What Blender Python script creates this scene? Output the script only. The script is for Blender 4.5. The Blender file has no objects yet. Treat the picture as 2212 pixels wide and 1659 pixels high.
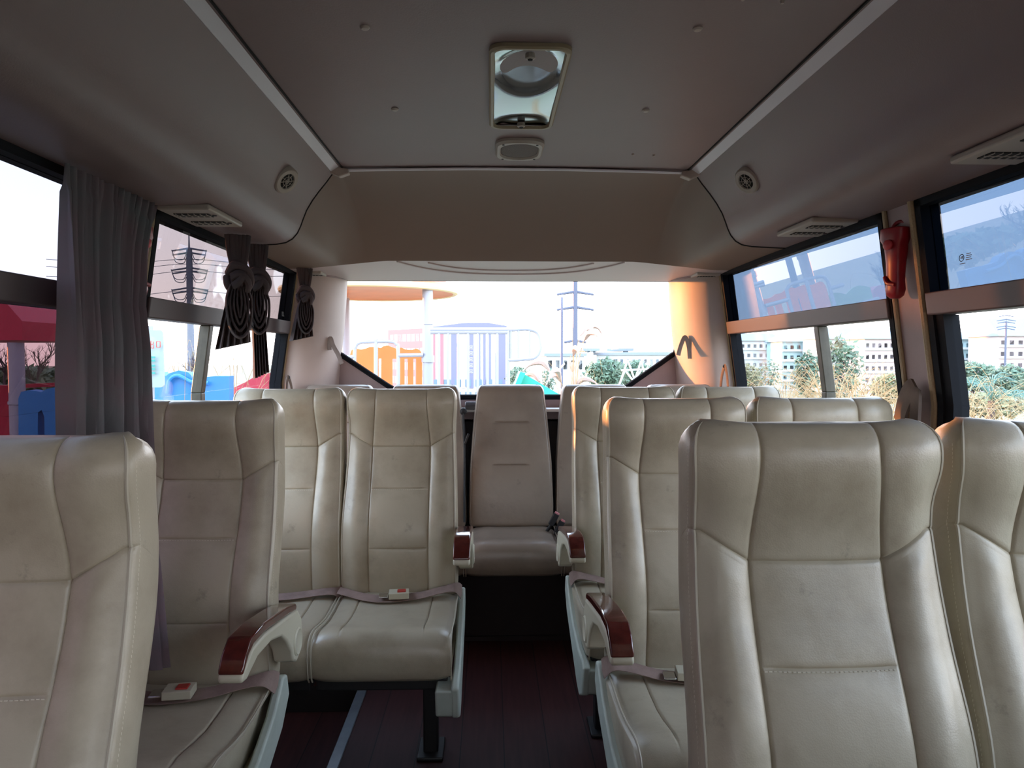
import bpy, math, random
from mathutils import Vector, Matrix, noise as mnoise
random.seed(7)
R = math.radians
scene = bpy.context.scene
COL = scene.collection

# ------------------------------------------------------------------ camera, world, sun, exposure
F = 1534.0
CAM = Vector((-.09, 0, 1.22))
cd = bpy.data.cameras.new('camera')
cd.sensor_width = 36; cd.lens = F/2212*36; cd.clip_start = .02; cd.clip_end = 2000
cam = bpy.data.objects.new('camera', cd); COL.objects.link(cam)
cam.location = CAM; cam.rotation_euler = (R(90-2.22), 0, R(-1.718))
scene.camera = cam
scene.view_settings.view_transform = 'Standard'; scene.view_settings.look = 'None'
scene.view_settings.exposure = 0.5; scene.view_settings.gamma = 1; scene.view_settings.use_curve_mapping = False
scene.cycles.max_bounces = 10; scene.cycles.diffuse_bounces = 6; scene.cycles.transparent_max_bounces = 16
scene.cycles.sample_clamp_indirect = 8.0
scene.cycles.caustics_reflective = False; scene.cycles.caustics_refractive = False

SKY = 5.4
w = bpy.data.worlds.new('sky'); scene.world = w; w.use_nodes = True
nt = w.node_tree; nt.nodes.clear()
out = nt.nodes.new('ShaderNodeOutputWorld'); bg = nt.nodes.new('ShaderNodeBackground')
tc = nt.nodes.new('ShaderNodeTexCoord'); sx = nt.nodes.new('ShaderNodeSeparateXYZ'); cr = nt.nodes.new('ShaderNodeValToRGB')
nt.links.new(tc.outputs['Generated'], sx.inputs[0]); nt.links.new(sx.outputs['Z'], cr.inputs[0])
e = cr.color_ramp.elements
e[0].position = 0; e[0].color = (.92, .80, .77, 1); e[1].position = 1; e[1].color = (.50, .66, .95, 1)
a = cr.color_ramp.elements.new(.08); a.color = (.93, .87, .88, 1)
a = cr.color_ramp.elements.new(.30); a.color = (.74, .83, .98, 1)
nt.links.new(cr.outputs[0], bg.inputs[0]); bg.inputs[1].default_value = SKY
nt.links.new(bg.outputs[0], out.inputs[0])

sd = bpy.data.lights.new('sun', 'SUN'); sd.energy = 9.0; sd.color = (1.0, .34, .09); sd.angle = R(1.2)
sun = bpy.data.objects.new('sun', sd); COL.objects.link(sun)
sun.rotation_euler = Vector((.88, -.475, -.05)).to_track_quat('-Z', 'Y').to_euler()
sun.location = (-20, 20, 5)

def at(px, py, D):
    "point at forward distance D (metres along the bus) seen at a place of the photograph"
    v = Vector(((px-1106)/F, -(py-829.5)/F, -1))
    r = cam.rotation_euler.to_matrix() @ v
    return CAM + r*(D/r.y)

# ------------------------------------------------------------------ materials
def pbr(name, col, rough=.5, metal=0, noise=None, bump=None, spec=.5, coat=0, trans=0):
    m = bpy.data.materials.new(name); m.use_nodes = True
    n = m.node_tree.nodes; L = m.node_tree.links; b = n['Principled BSDF']
    b.inputs['Base Color'].default_value = (*col, 1); b.inputs['Roughness'].default_value = rough
    b.inputs['Metallic'].default_value = metal; b.inputs['Specular IOR Level'].default_value = spec
    b.inputs['Coat Weight'].default_value = coat
    t = n.new('ShaderNodeTexCoord')
    if noise:
        sc_, amt = noise[0], noise[1]
        k = n.new('ShaderNodeTexNoise'); k.inputs['Scale'].default_value = sc_; k.inputs['Detail'].default_value = 6
        k.inputs['Roughness'].default_value = .6
        L.new(t.outputs['Object'], k.inputs['Vector'])
        r = n.new('ShaderNodeMapRange'); r.inputs[1].default_value = .35; r.inputs[2].default_value = .68
        r.inputs[3].default_value = 0; r.inputs[4].default_value = 1
        L.new(k.outputs['Fac'], r.inputs[0])
        mx = n.new('ShaderNodeMix'); mx.data_type = 'RGBA'
        c2 = noise[2] if len(noise) > 2 else tuple(c*(1-amt) for c in col)
        mx.inputs[6].default_value = (*col, 1); mx.inputs[7].default_value = (*c2, 1)
        L.new(r.outputs[0], mx.inputs[0]); L.new(mx.outputs[2], b.inputs['Base Color'])
    if bump:
        k2 = n.new('ShaderNodeTexNoise'); k2.inputs['Scale'].default_value = bump[0]; k2.inputs['Detail'].default_value = 4
        L.new(t.outputs['Object'], k2.inputs['Vector'])
        bp = n.new('ShaderNodeBump'); bp.inputs['Strength'].default_value = bump[1]; bp.inputs['Distance'].default_value = bump[2] if len(bump) > 2 else .002
        L.new(k2.outputs['Fac'], bp.inputs['Height']); L.new(bp.outputs[0], b.inputs['Normal'])
    return m

def leather(name, col, stain):
    m = bpy.data.materials.new(name); m.use_nodes = True
    n = m.node_tree.nodes; L = m.node_tree.links; b = n['Principled BSDF']
    t = n.new('ShaderNodeTexCoord')
    k = n.new('ShaderNodeTexNoise'); k.inputs['Scale'].default_value = 5; k.inputs['Detail'].default_value = 8; k.inputs['Roughness'].default_value = .65
    L.new(t.outputs['Object'], k.inputs['Vector'])
    cr = n.new('ShaderNodeValToRGB'); L.new(k.outputs['Fac'], cr.inputs[0])
    cr.color_ramp.elements[0].position = .30; cr.color_ramp.elements[0].color = (*stain, 1)
    cr.color_ramp.elements[1].position = .52; cr.color_ramp.elements[1].color = (*col, 1)
    k3 = n.new('ShaderNodeTexNoise'); k3.inputs['Scale'].default_value = 13; k3.inputs['Detail'].default_value = 9; k3.inputs['Roughness'].default_value = .7
    L.new(t.outputs['Object'], k3.inputs['Vector'])
    sr = n.new('ShaderNodeMapRange'); sr.inputs[1].default_value = .63; sr.inputs[2].default_value = .72; sr.inputs[4].default_value = .45
    L.new(k3.outputs['Fac'], sr.inputs[0])
    ms = n.new('ShaderNodeMix'); ms.data_type = 'RGBA'; ms.inputs[7].default_value = (*[q*.45 for q in stain], 1)
    L.new(sr.outputs[0], ms.inputs[0]); L.new(cr.outputs[0], ms.inputs[6]); L.new(ms.outputs[2], b.inputs['Base Color'])
    rr = n.new('ShaderNodeMapRange'); rr.inputs[3].default_value = .27; rr.inputs[4].default_value = .42
    L.new(k.outputs['Fac'], rr.inputs[0]); L.new(rr.outputs[0], b.inputs['Roughness'])
    g = n.new('ShaderNodeTexNoise'); g.inputs['Scale'].default_value = 9; g.inputs['Detail'].default_value = 3
    v = n.new('ShaderNodeTexVoronoi'); v.inputs['Scale'].default_value = 420
    L.new(t.outputs['Object'], g.inputs['Vector']); L.new(t.outputs['Object'], v.inputs['Vector'])
    b1 = n.new('ShaderNodeBump'); b1.inputs['Strength'].default_value = .35; b1.inputs['Distance'].default_value = .012
    b2 = n.new('ShaderNodeBump'); b2.inputs['Strength'].default_value = .12; b2.inputs['Distance'].default_value = .001
    L.new(g.outputs['Fac'], b1.inputs['Height']); L.new(v.outputs['Distance'], b2.inputs['Height'])
    L.new(b1.outputs[0], b2.inputs['Normal']); L.new(b2.outputs[0], b.inputs['Normal'])
    b.inputs['Specular IOR Level'].default_value = .6
    return m

def glass(name, tint, refl, patch=None, pscale=3.0):
    "thin pane: light passes tinted, part of it mirrors; patch = second tint where the film has peeled"
    m = bpy.data.materials.new(name); m.use_nodes = True
    n = m.node_tree.nodes; L = m.node_tree.links; n.clear()
    o = n.new('ShaderNodeOutputMaterial'); mx = n.new('ShaderNodeMixShader')
    tr = n.new('ShaderNodeBsdfTransparent'); gl = n.new('ShaderNodeBsdfGlossy'); gl.inputs['Roughness'].default_value = 0.0
    tr.inputs[0].default_value = (*tint, 1)
    if patch:
        t = n.new('ShaderNodeTexCoord'); k = n.new('ShaderNodeTexNoise'); k.inputs['Scale'].default_value = pscale; k.inputs['Detail'].default_value = 3
        L.new(t.outputs['Object'], k.inputs['Vector'])
        r = n.new('ShaderNodeValToRGB'); r.color_ramp.interpolation = 'LINEAR'
        r.color_ramp.elements[0].position = .575; r.color_ramp.elements[0].color = (*tint, 1)
        r.color_ramp.elements[1].position = .585; r.color_ramp.elements[1].color = (*patch, 1)
        L.new(k.outputs['Fac'], r.inputs[0]); L.new(r.outputs[0], tr.inputs[0])
    lw = n.new('ShaderNodeLayerWeight'); lw.inputs[0].default_value = .5
    fr = n.new('ShaderNodeMath'); fr.operation = 'POWER'; fr.inputs[1].default_value = 5; L.new(lw.outputs['Facing'], fr.inputs[0])
    ad = n.new('ShaderNodeMath'); ad.operation = 'MULTIPLY_ADD'; ad.inputs[1].default_value = 1-refl; ad.inputs[2].default_value = refl
    L.new(fr.outputs[0], ad.inputs[0]); L.new(ad.outputs[0], mx.inputs[0])
    L.new(tr.outputs[0], mx.inputs[1]); L.new(gl.outputs[0], mx.inputs[2]); L.new(mx.outputs[0], o.inputs[0])
    return m

def cloth(name, col, col2, transl=.15):
    m = pbr(name, col, .9, noise=(7, .3, col2), bump=(300, .3, .001), spec=.2)
    n = m.node_tree.nodes; L = m.node_tree.links
    o = n['Material Output']; b = n['Principled BSDF']; mx = n.new('ShaderNodeMixShader'); t = n.new('ShaderNodeBsdfTranslucent')
    t.inputs[0].default_value = (*col, 1); mx.inputs[0].default_value = transl
    L.new(b.outputs[0], mx.inputs[1]); L.new(t.outputs[0], mx.inputs[2]); L.new(mx.outputs[0], o.inputs[0])
    return m

def planks():
    m = bpy.data.materials.new('wood_floor'); m.use_nodes = True
    n = m.node_tree.nodes; L = m.node_tree.links; b = n['Principled BSDF']
    t = n.new('ShaderNodeTexCoord'); mp = n.new('ShaderNodeMapping'); mp.inputs['Rotation'].default_value = (0, 0, R(90)); mp.inputs['Location'].default_value = (0, .05, 0)
    L.new(t.outputs['Object'], mp.inputs[0])
    br = n.new('ShaderNodeTexBrick'); L.new(mp.outputs[0], br.inputs[0])
    br.inputs['Color1'].default_value = (.080, .025, .024, 1); br.inputs['Color2'].default_value = (.058, .019, .020, 1); br.inputs['Mortar'].default_value = (.008, .004, .004, 1)
    br.inputs['Scale'].default_value = 1; br.inputs['Mortar Size'].default_value = .0018; br.inputs['Brick Width'].default_value = 3.1; br.inputs['Row Height'].default_value = .135
    k = n.new('ShaderNodeTexNoise'); k.inputs['Scale'].default_value = 5; k.inputs['Detail'].default_value = 8
    mp2 = n.new('ShaderNodeMapping'); mp2.inputs['Scale'].default_value = (12, .8, 1)
    L.new(t.outputs['Object'], mp2.inputs[0]); L.new(mp2.outputs[0], k.inputs[0])
    mx = n.new('ShaderNodeMix'); mx.data_type = 'RGBA'; mx.blend_type = 'MULTIPLY'; mx.inputs[0].default_value = .7
    L.new(br.outputs[0], mx.inputs[6]); L.new(k.outputs['Fac'], mx.inputs[7]); L.new(mx.outputs[2], b.inputs['Base Color'])
    b.inputs['Roughness'].default_value = .6; b.inputs['Specular IOR Level'].default_value = .3
    return m

M = {}
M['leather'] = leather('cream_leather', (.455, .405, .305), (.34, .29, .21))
M['leather_rear'] = leather('shade_toned_leather', (.25, .20, .16), (.21, .165, .135))  # same seat leather, toned down for the shade at the back row
M['piping'] = pbr('seat_piping', (.46, .42, .33), .5)
M['stitch'] = pbr('stitching', (.70, .66, .55), .7)
M['shield'] = pbr('seat_side_plastic', (.52, .58, .52), .45, noise=(14, .15))
M['arm'] = pbr('armrest_plastic', (.55, .52, .40), .42)
M['wood'] = pbr('armrest_wood', (.11, .018, .014), .12, noise=(30, .5), coat=.6)
M['steel'] = pbr('black_steel', (.012, .012, .013), .45)
M['webbing'] = pbr('belt_webbing', (.33, .23, .20), .8, noise=(25, .3), bump=(600, .4, .001))
M['webbing_black'] = pbr('black_webbing', (.012, .012, .014), .7)
M['red_button'] = pbr('red_button', (.45, .04, .03), .4)
M['chrome'] = pbr('buckle_chrome', (.7, .7, .7), .25, 1)
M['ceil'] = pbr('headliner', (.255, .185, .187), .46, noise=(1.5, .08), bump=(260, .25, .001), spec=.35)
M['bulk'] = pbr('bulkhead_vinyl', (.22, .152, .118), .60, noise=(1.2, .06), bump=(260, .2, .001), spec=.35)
M['wall'] = pbr('wall_vinyl', (.36, .26, .26), .6, noise=(5, .18), bump=(200, .2, .001))
M['alu'] = pbr('trim_strip', (.72, .68, .74), .45, noise=(3, .1))
M['cap'] = pbr('trim_cap', (.45, .37, .33), .5)
M['gasket'] = pbr('rubber_gasket', (.008, .009, .012), .75, spec=.12)
M['frame'] = pbr('window_frame', (.06, .040, .044), .5)
M['frame2'] = pbr('window_divider', (.07, .065, .045), .4, noise=(20, .4))
M['bead'] = pbr('beaded_edge', (.36, .27, .16), .5, bump=(220, 1, .002))
M['vent'] = pbr('vent_plastic', (.42, .37, .33), .5)
M['dark'] = pbr('dark_slot', (.01, .01, .01), .8)
M['lampframe'] = pbr('lamp_frame', (.32, .25, .16), .45)
M['mirror'] = pbr('lamp_reflector', (.26, .31, .32), .12, 1)
M['red'] = pbr('red_plastic', (.28, .007, .018), .35, noise=(18, .3))
M['red2'] = pbr('red_button_plastic', (.55, .06, .07), .4)
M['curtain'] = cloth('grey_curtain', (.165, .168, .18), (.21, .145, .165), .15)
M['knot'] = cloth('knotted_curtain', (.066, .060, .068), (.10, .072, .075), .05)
M['strap_pale'] = cloth('pale_strap', (.42, .36, .34), (.30, .26, .26), .1)
M['strap'] = cloth('tie_strap', (.20, .15, .12), (.12, .09, .08), .1)
M['floor'] = planks()
M['black'] = pbr('black_panel', (.015, .012, .013), .8)
M['riser'] = pbr('riser_vinyl_shaded', (.016, .008, .008), .7)  # dark brown vinyl, darkened further for the shade under the back row
M['metal'] = pbr('metal_edge', (.30, .34, .38), .35, .7, noise=(8, .3))
M['shelf'] = pbr('white_shelf', (.75, .73, .72), .5)
M['clear'] = glass('clear_glass', (.93, .96, .97), 0.0)
M['film_r'] = glass('blue_mirror_film', (.20, .26, .33), .065)
M['film_l'] = glass('grey_film', (.33, .31, .315), .02, (.42, .42, .43), 5.0)
M['film_l2'] = glass('pale_film', (.41, .42, .45), .02)
M['tint'] = glass('dark_tint', (.31, .26, .28), .02)
M['tint2'] = glass('light_cutting_glass', (.22, .22, .22), .02)  # tint added to unseen left front windows to dim the right seats
M['tint3'] = glass('windscreen_glass', (.80, .82, .82), .02)
# outside; haze is put into the paler building and leaf colours
M['ground'] = pbr('ground', (.22, .20, .15), .95, noise=(.3, .4, (.16, .18, .11)))
M['orange'] = pbr('orange_plastic', (.88, .22, .05), .45, noise=(3, .15))
M['yellow'] = pbr('yellow_plastic', (.90, .66, .36), .45)
M['pipe'] = pbr('grey_pipe', (.34, .35, .40), .4)
M['pgreen'] = pbr('green_plastic', (.03, .40, .30), .45)
M['lgreen'] = pbr('leaf_green_plastic', (.18, .34, .12), .5)
M['pblue'] = pbr('blue_plastic', (.015, .19, .50), .45)
M['pred'] = pbr('red_play_plastic', (.45, .015, .05), .45)
M['brick'] = pbr('brick_facade', (.40, .16, .18), .8)
M['facade'] = pbr('white_facade', (.60, .62, .63), .8, noise=(.2, .1))
M['facade_pink'] = pbr('pink_facade', (.55, .45, .44), .8)
M['facade_teal'] = pbr('teal_facade', (.32, .46, .48), .8)
M['roof'] = pbr('grey_roof', (.22, .26, .31), .8)
M['slate'] = pbr('slate_cladding', (.17, .17, .27), .6)
M['window'] = pbr('window_glass', (.13, .20, .26), .3)
M['leaf'] = pbr('tree_leaves', (.10, .17, .11), .7, noise=(.8, .5, (.15, .18, .11)))
M['leaf2'] = pbr('olive_leaves', (.20, .21, .10), .7, noise=(1.2, .5, (.26, .20, .11)))
M['palm'] = pbr('palm_leaves', (.10, .20, .16), .6)
M['straw'] = pbr('dry_grass', (.36, .26, .13), .8)
M['plume'] = pbr('pampas_plume', (.42, .30, .26), .9)
M['bark'] = pbr('bark', (.07, .05, .05), .9)
M['pole'] = pbr('steel_pole', (.10, .11, .16), .6)
M['white'] = pbr('white_paint', (.50, .50, .52), .5)
M['signred'] = pbr('sign_red', (.5, .04, .03), .6)
M['signteal'] = pbr('sign_teal', (.05, .35, .30), .6)

# ------------------------------------------------------------------ mesh builder
class MB:
    def __init__(s): s.v = []; s.f = []; s.m = []
    def add(s, vs, fs, mi=0):
        o = len(s.v); s.v += [tuple(p) for p in vs]
        for f in fs: s.f.append([i+o for i in f]); s.m.append(mi)
        return s
    def box(s, c, d, rot=None, mi=0):
        vs = []
        for x in (-.5, .5):
            for y in (-.5, .5):
                for z in (-.5, .5):
                    p = Vector((x*d[0], y*d[1], z*d[2]))
                    if rot is not None: p = rot @ p
                    vs.append(p+Vector(c))
        return s.add(vs, [(0, 1, 3, 2), (4, 6, 7, 5), (0, 4, 5, 1), (2, 3, 7, 6), (0, 2, 6, 4), (1, 5, 7, 3)], mi)
    def prism(s, poly, axis, a, b, mi=0):
        "extrude a 2-D outline along an axis from a to b"
        def P(u, v, t): return {'x': (t, u, v), 'y': (u, t, v), 'z': (u, v, t)}[axis]
        n = len(poly)
        vs = [P(u, v, a) for u, v in poly]+[P(u, v, b) for u, v in poly]
        fs = [list(range(n)), list(range(2*n-1, n-1, -1))]
        for i in range(n): j = (i+1) % n; fs.append((i, i+n, j+n, j))
        return s.add(vs, fs, mi)
    def tube(s, pts, r, n=8, close=False, mi=0, flat=1.0, up=None):
        pts = [Vector(p) for p in pts]; N = len(pts)
        rs = r if isinstance(r, (list, tuple)) else [r]*N
        rings = []; prev = None
        for i, p in enumerate(pts):
            if close: t = pts[(i+1) % N]-pts[i-1]
            else: t = pts[min(i+1, N-1)]-pts[max(i-1, 0)]
            if t.length < 1e-9: t = Vector((0, 0, 1))
            t.normalize()
            ref = Vector(up) if up else (prev if prev is not None else (Vector((0, 0, 1)) if abs(t.z) < .9 else Vector((1, 0, 0))))
            a = ref-t*ref.dot(t)
            if a.length < 1e-6: a = t.orthogonal()
            a.normalize(); b = t.cross(a); prev = a
            rings.append([p+a*math.cos(2*math.pi*k/n)*rs[i]*flat+b*math.sin(2*math.pi*k/n)*rs[i] for k in range(n)])
        vs = [q for rg in rings for q in rg]; fs = []
        for i in range(N if close else N-1):
            j = (i+1) % N
            for k in range(n): l = (k+1) % n; fs.append((i*n+k, i*n+l, j*n+l, j*n+k))
        if not close: fs.append(list(range(n-1, -1, -1))); fs.append([(N-1)*n+k for k in range(n)])
        return s.add(vs, fs, mi)
    def rod(s, a, b, r, n=8, mi=0): return s.tube([a, b], r, n, mi=mi)
    def strip(s, pts, wvec, th, mi=0):
        "flat band along pts, half width vector(s) wvec, thickness th"
        pts = [Vector(p) for p in pts]; N = len(pts); vs = []
        for i, p in enumerate(pts):
            t = (pts[min(i+1, N-1)]-pts[max(i-1, 0)]).normalized()
            wv = Vector(wvec[i] if isinstance(wvec, list) else wvec); nn = t.cross(wv).normalized()*th/2
            vs += [p-wv-nn, p+wv-nn, p+wv+nn, p-wv+nn]
        fs = [(0, 1, 2, 3), tuple((N-1)*4+k for k in (3, 2, 1, 0))]
        for i in range(N-1):
            for k in range(4): l = (k+1) % 4; fs.append((i*4+k, (i+1)*4+k, (i+1)*4+l, i*4+l))
        return s.add(vs, fs, mi)
    def grid(s, rows, mi=0, th=None, thv=(0, 0, 1)):
        "rows of points -> surface; th closes it to a slab offset along thv"
        nr, nc = len(rows), len(rows[0]); vs = [Vector(p) for r_ in rows for p in r_]; fs = []
        for i in range(nr-1):
            for j in range(nc-1): fs.append((i*nc+j, i*nc+j+1, (i+1)*nc+j+1, (i+1)*nc+j))
        if th:
            o = len(vs); vs += [p+Vector(thv)*th for p in vs]
            fs += [tuple(i+o for i in reversed(f)) for f in fs[:]]
            bd = [j for j in range(nc)]+[i*nc+nc-1 for i in range(1, nr)]+[(nr-1)*nc+j for j in range(nc-2, -1, -1)]+[i*nc for i in range(nr-2, 0, -1)]
            for k in range(len(bd)): a_, b_ = bd[k], bd[(k+1) % len(bd)]; fs.append((a_, a_+o, b_+o, b_))
        return s.add(vs, fs, mi)
    def lathe(s, prof, c, axis='z', n=24, mi=0):
        vs = []; N = len(prof); c = Vector(c)
        for r_, h in prof:
            for k in range(n):
                a_ = 2*math.pi*k/n; u, v = r_*math.cos(a_), r_*math.sin(a_)
                vs.append(c+Vector({'z': (u, v, h), 'y': (u, h, v), 'x': (h, u, v)}[axis]))
        fs = []
        for i in range(N-1):
            for k in range(n): l = (k+1) % n; fs.append((i*n+k, i*n+l, (i+1)*n+l, (i+1)*n+k))
        fs.append(list(range(n-1, -1, -1))); fs.append([(N-1)*n+k for k in range(n)])
        return s.add(vs, fs, mi)
    def ball(s, c, r, n=12, mi=0):
        rx, ry, rz = r if isinstance(r, (tuple, list)) else (r, r, r)
        vs = []; m = n//2
        for i in range(m+1):
            ph = math.pi*i/m
            for k in range(n):
                th = 2*math.pi*k/n; q = max(math.sin(ph), .02)
                vs.append((c[0]+rx*q*math.cos(th), c[1]+ry*q*math.sin(th), c[2]+rz*math.cos(ph)))
        fs = [(i*n+k, (i+1)*n+k, (i+1)*n+(k+1) % n, i*n+(k+1) % n) for i in range(m) for k in range(n)]
        fs += [list(range(n)), [m*n+k for k in range(n-1, -1, -1)]]
        return s.add(vs, fs, mi)
    def build(s, name, mats, parent=None, smooth=40, bevel=None, subsurf=0, loc=None):
        me = bpy.data.meshes.new(name); me.from_pydata(s.v, [], s.f)
        for m_ in (mats if isinstance(mats, (list, tuple)) else [mats]): me.materials.append(m_)
        me.polygons.foreach_set('material_index', s.m)
        import bmesh
        bm = bmesh.new(); bm.from_mesh(me); bmesh.ops.recalc_face_normals(bm, faces=bm.faces); bm.to_mesh(me); bm.free()
        if smooth:
            me.polygons.foreach_set('use_smooth', [True]*len(me.polygons)); me.set_sharp_from_angle(angle=R(smooth))
        me.update()
        o = bpy.data.objects.new(name, me); COL.objects.link(o)
        if parent: o.parent = parent
        if loc: o.location = loc
        if bevel:
            b = o.modifiers.new('bevel', 'BEVEL'); b.width = bevel; b.segments = 3; b.limit_method = 'ANGLE'; b.angle_limit = R(35)
        if subsurf:
            q = o.modifiers.new('subsurf', 'SUBSURF'); q.levels = subsurf; q.render_levels = subsurf
        return o

def tag(o, label=None, cat=None, group=None, kind=None):
    if label: o['label'] = label
    if cat: o['category'] = cat
    if group: o['group'] = group
    if kind: o['kind'] = kind
    return o
def thing(name, label, cat, loc=(0, 0, 0), rz=0, group=None):
    o = bpy.data.objects.new(name, None); COL.objects.link(o); o.empty_display_size = .1
    o.location = loc; o.rotation_euler = (0, 0, rz)
    return tag(o, label, cat, group)
def struct(o, label=None): o['kind'] = 'structure'; 
def copy_tree(o, parent=None):
    c = o.copy(); COL.objects.link(c)
    if parent: c.parent = parent
    for ch in list(o.children): copy_tree(ch, c)
    return c
def lerp(a, b, t): return a+(b-a)*t
def interp(tab, x):
    if x <= tab[0][0]: return tab[0][1]
    for (x0, y0), (x1, y1) in zip(tab, tab[1:]):
        if x <= x1:
            t = (x-x0)/(x1-x0); return lerp(y0, y1, t)
    return tab[-1][1]
def smooth_interp(tab, x, h=.02):
    return (interp(tab, x-h)+interp(tab, x-h/2)+interp(tab, x)+interp(tab, x+h/2)+interp(tab, x+h))/5

def bez(pts, n=10):
    "Catmull-Rom through points"
    P = [Vector(p) for p in pts]; P = [P[0]*2-P[1]]+P+[P[-1]*2-P[-2]]; o = []
    for i in range(1, len(P)-2):
        for k in range(n):
            t = k/n; a_, b_, c_, d_ = P[i-1:i+3]
            o.append(.5*((2*b_)+(c_-a_)*t+(2*a_-5*b_+4*c_-d_)*t*t+(3*b_-a_-3*c_+d_)*t**3))
    o.append(P[-2]); return o

# ------------------------------------------------------------------ bus shell
Y0, Y1 = -3.3, 3.50
def wx(z): return 1.04 if z < 1.1 else lerp(1.04, .965, (z-1.1)/.52)
WIN = [(1.90, 3.24), (.36, 1.75), (-1.22, .20), (-2.75, -1.38)]
ZB, ZT, ZM0, ZM1 = .74, 1.612, 1.322, 1.378
def wall_block(mb, sd, y0, y1, z0, z1, d0=0.0, d1=.05, mi=0):
    zs = [z0]+([1.1] if z0 < 1.1 < z1 else [])+[z1]
    for a_, b_ in zip(zs, zs[1:]):
        vs = [(sd*(wx(z_)+d_), y_, z_) for z_ in (a_, b_) for y_ in (y0, y1) for d_ in (d0, d1)]
        mb.add(vs, [(0, 1, 3, 2), (4, 6, 7, 5), (0, 4, 5, 1), (2, 3, 7, 6), (0, 2, 6, 4), (1, 5, 7, 3)], mi)

for side, sd in (('left', -1), ('right', 1)):
    mb = MB()
    wall_block(mb, sd, Y0, Y1, -.15, ZB)
    wall_block(mb, sd, Y0, Y1, ZT, 1.70)
    ys = [Y1]+[v for w_ in WIN for v in (w_[1], w_[0])]+[Y0]
    for k in range(0, len(ys), 2): wall_block(mb, sd, ys[k+1], ys[k], ZB, ZT)
    struct(mb.build('wall_'+side, M['wall'], smooth=0))

wn = 0
for sd in (-1, 1):
    for k, (y0, y1) in enumerate(WIN):
        wn += 1
        mb = MB(); t = .022
        for a_ in ((y0, y1, ZT-t, ZT), (y0, y1, ZB, ZB+t), (y0, y0+t, ZB, ZT), (y1-t, y1, ZB, ZT)):
            wall_block(mb, sd, *a_, d0=-.006, d1=.045)
        if k == 1: wall_block(mb, sd, y1-.052, y1-t, ZB, ZM0, d0=.0, d1=.04)
        fr = mb.build('window_%d' % wn, M['gasket'], smooth=0); struct(fr)
        mb = MB(); wall_block(mb, sd, y0+.01, y1-.01, ZM0, ZM1, d0=-.014, d1=.035)
        mb.build('transom', M['frame'], fr, bevel=.004, smooth=0)
        ym = lerp(y0, y1, .355) if k == 0 else lerp(y0, y1, .4)
        mb = MB(); wall_block(mb, sd, ym-.016, ym+.016, ZB, ZM0, d0=.0, d1=.035)
        mb.build('mullion', M['frame2'], fr, bevel=.003, smooth=0)
        mu = MB(); wall_block(mu, sd, y0+t, y1-t, ZM1, ZT-t, d0=.018, d1=.0215)
        ml = MB(); wall_block(ml, sd, y0+t, y1-t, ZB+t, ZM0, d0=.018, d1=.0215)
        if sd > 0: u_, l_ = ('film_r', 'clear')
        else: u_, l_ = (('film_l', 'clear'), ('film_l2', 'tint'), ('clear', 'clear'), ('clear', 'clear'))[k]
        if k > 1: u_ = l_ = 'tint2' if sd < 0 else 'clear'
        mu.build('upper_pane', M[u_], fr, smooth=0)
        if k == 0 and sd < 0 or k == 1 and sd > 0:
            pass
        ml.build('lower_pane', M[l_], fr, smooth=0)
        if sd > 0 and k == 1:
            mk = MB(); c = Vector((.985, 1.60, 1.445))
            ring = [c+Vector((0, math.cos(q)*.008, math.sin(q)*.008)) for q in [2*math.pi*i/20 for i in range(20)]]
            mk.tube(ring, .0009, 4, True)
            mk.box(c+Vector((0, .002, .0)), (.0012, .004, .0016)); mk.box(c+Vector((0, -.002, .001)), (.0012, .0025, .006))
            for i, (dy, ln) in enumerate(((.0, .020), (.001, .024), (.0, .022), (.001, .028))):
                mk.box(c+Vector((0, -.024-dy, .007-i*.0045)), (.0012, ln*.7, .0015))
            mk.box(c+Vector((0, -.004, -.0135)), (.0012, .018, .0013))
            mk.build('glass_mark', M['steel'], fr, smooth=0)
        if sd < 0 and k == 0:
            mk = MB()
            for dy, h in ((0, .02), (.016, .02)): mk.box((-.9945, 3.12+dy, 1.405), (.002, .006, h)); mk.box((-.9945, 3.125+dy, 1.397), (.002, .012, .004))
            mk.build('glass_mark', M['steel'], fr, smooth=0)

# beaded edging beside the windows
tn = 0
def trim(mb, mat, **kw):
    global tn; tn += 1
    o = mb.build('trim_%d' % tn, mat, **kw); struct(o); return o
for sd in (-1, 1):
    for y_, r_ in ((1.765, .009), (1.885, .007), (3.25, .007)):
        mb = MB(); mb.tube([(sd*(wx(z_)-.004), y_, z_) for z_ in (.6, .9, 1.1, 1.3, 1.5, 1.615)], r_, 8); trim(mb, M['bead'])

# ceiling: centre panel, strips, coves, bulkhead
YS = 2.52
def czt(x): return 1.885-.012*(x/.62)**2
mb = MB()
rows = [[(x_, y_, czt(x_)) for x_ in [i*.124-.62 for i in range(11)]] for y_ in (Y0, -1, 1, YS+.02)]
mb.grid(rows, th=.03); ceil = mb.build('ceiling', M['ceil']); struct(ceil)
for px, py in ((788, 65), (853, 240), (1395, 243), (1507, 68), (1605, 2), (1690, 6), (1367, 336), (1412, 337)):
    r = at(px, py, 1)-CAM; q = CAM+r*((1.875-1.22)/r.z); s_ = .010 if py not in (336, 337, 2, 6) else .004
    m2 = MB(); m2.lathe([(s_, 0), (s_, -.003), (s_*.7, -.006), (.001, -.0065)], (q.x, q.y, czt(q.x)+.001), n=14); m2.build('screw_cap', M['cap'], ceil)
for sd in (-1, 1):
    mb = MB(); mb.strip([(sd*.622, y_, 1.871) for y_ in (Y0, 0, YS-.01)], (.019, 0, -.012*sd), .006); trim(mb, M['alu'], bevel=.002)
    mb = MB(); mb.box((sd*.602, YS/2-.4, 1.8725), (.004, YS-Y0, .006)); trim(mb, M['dark'])
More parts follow.
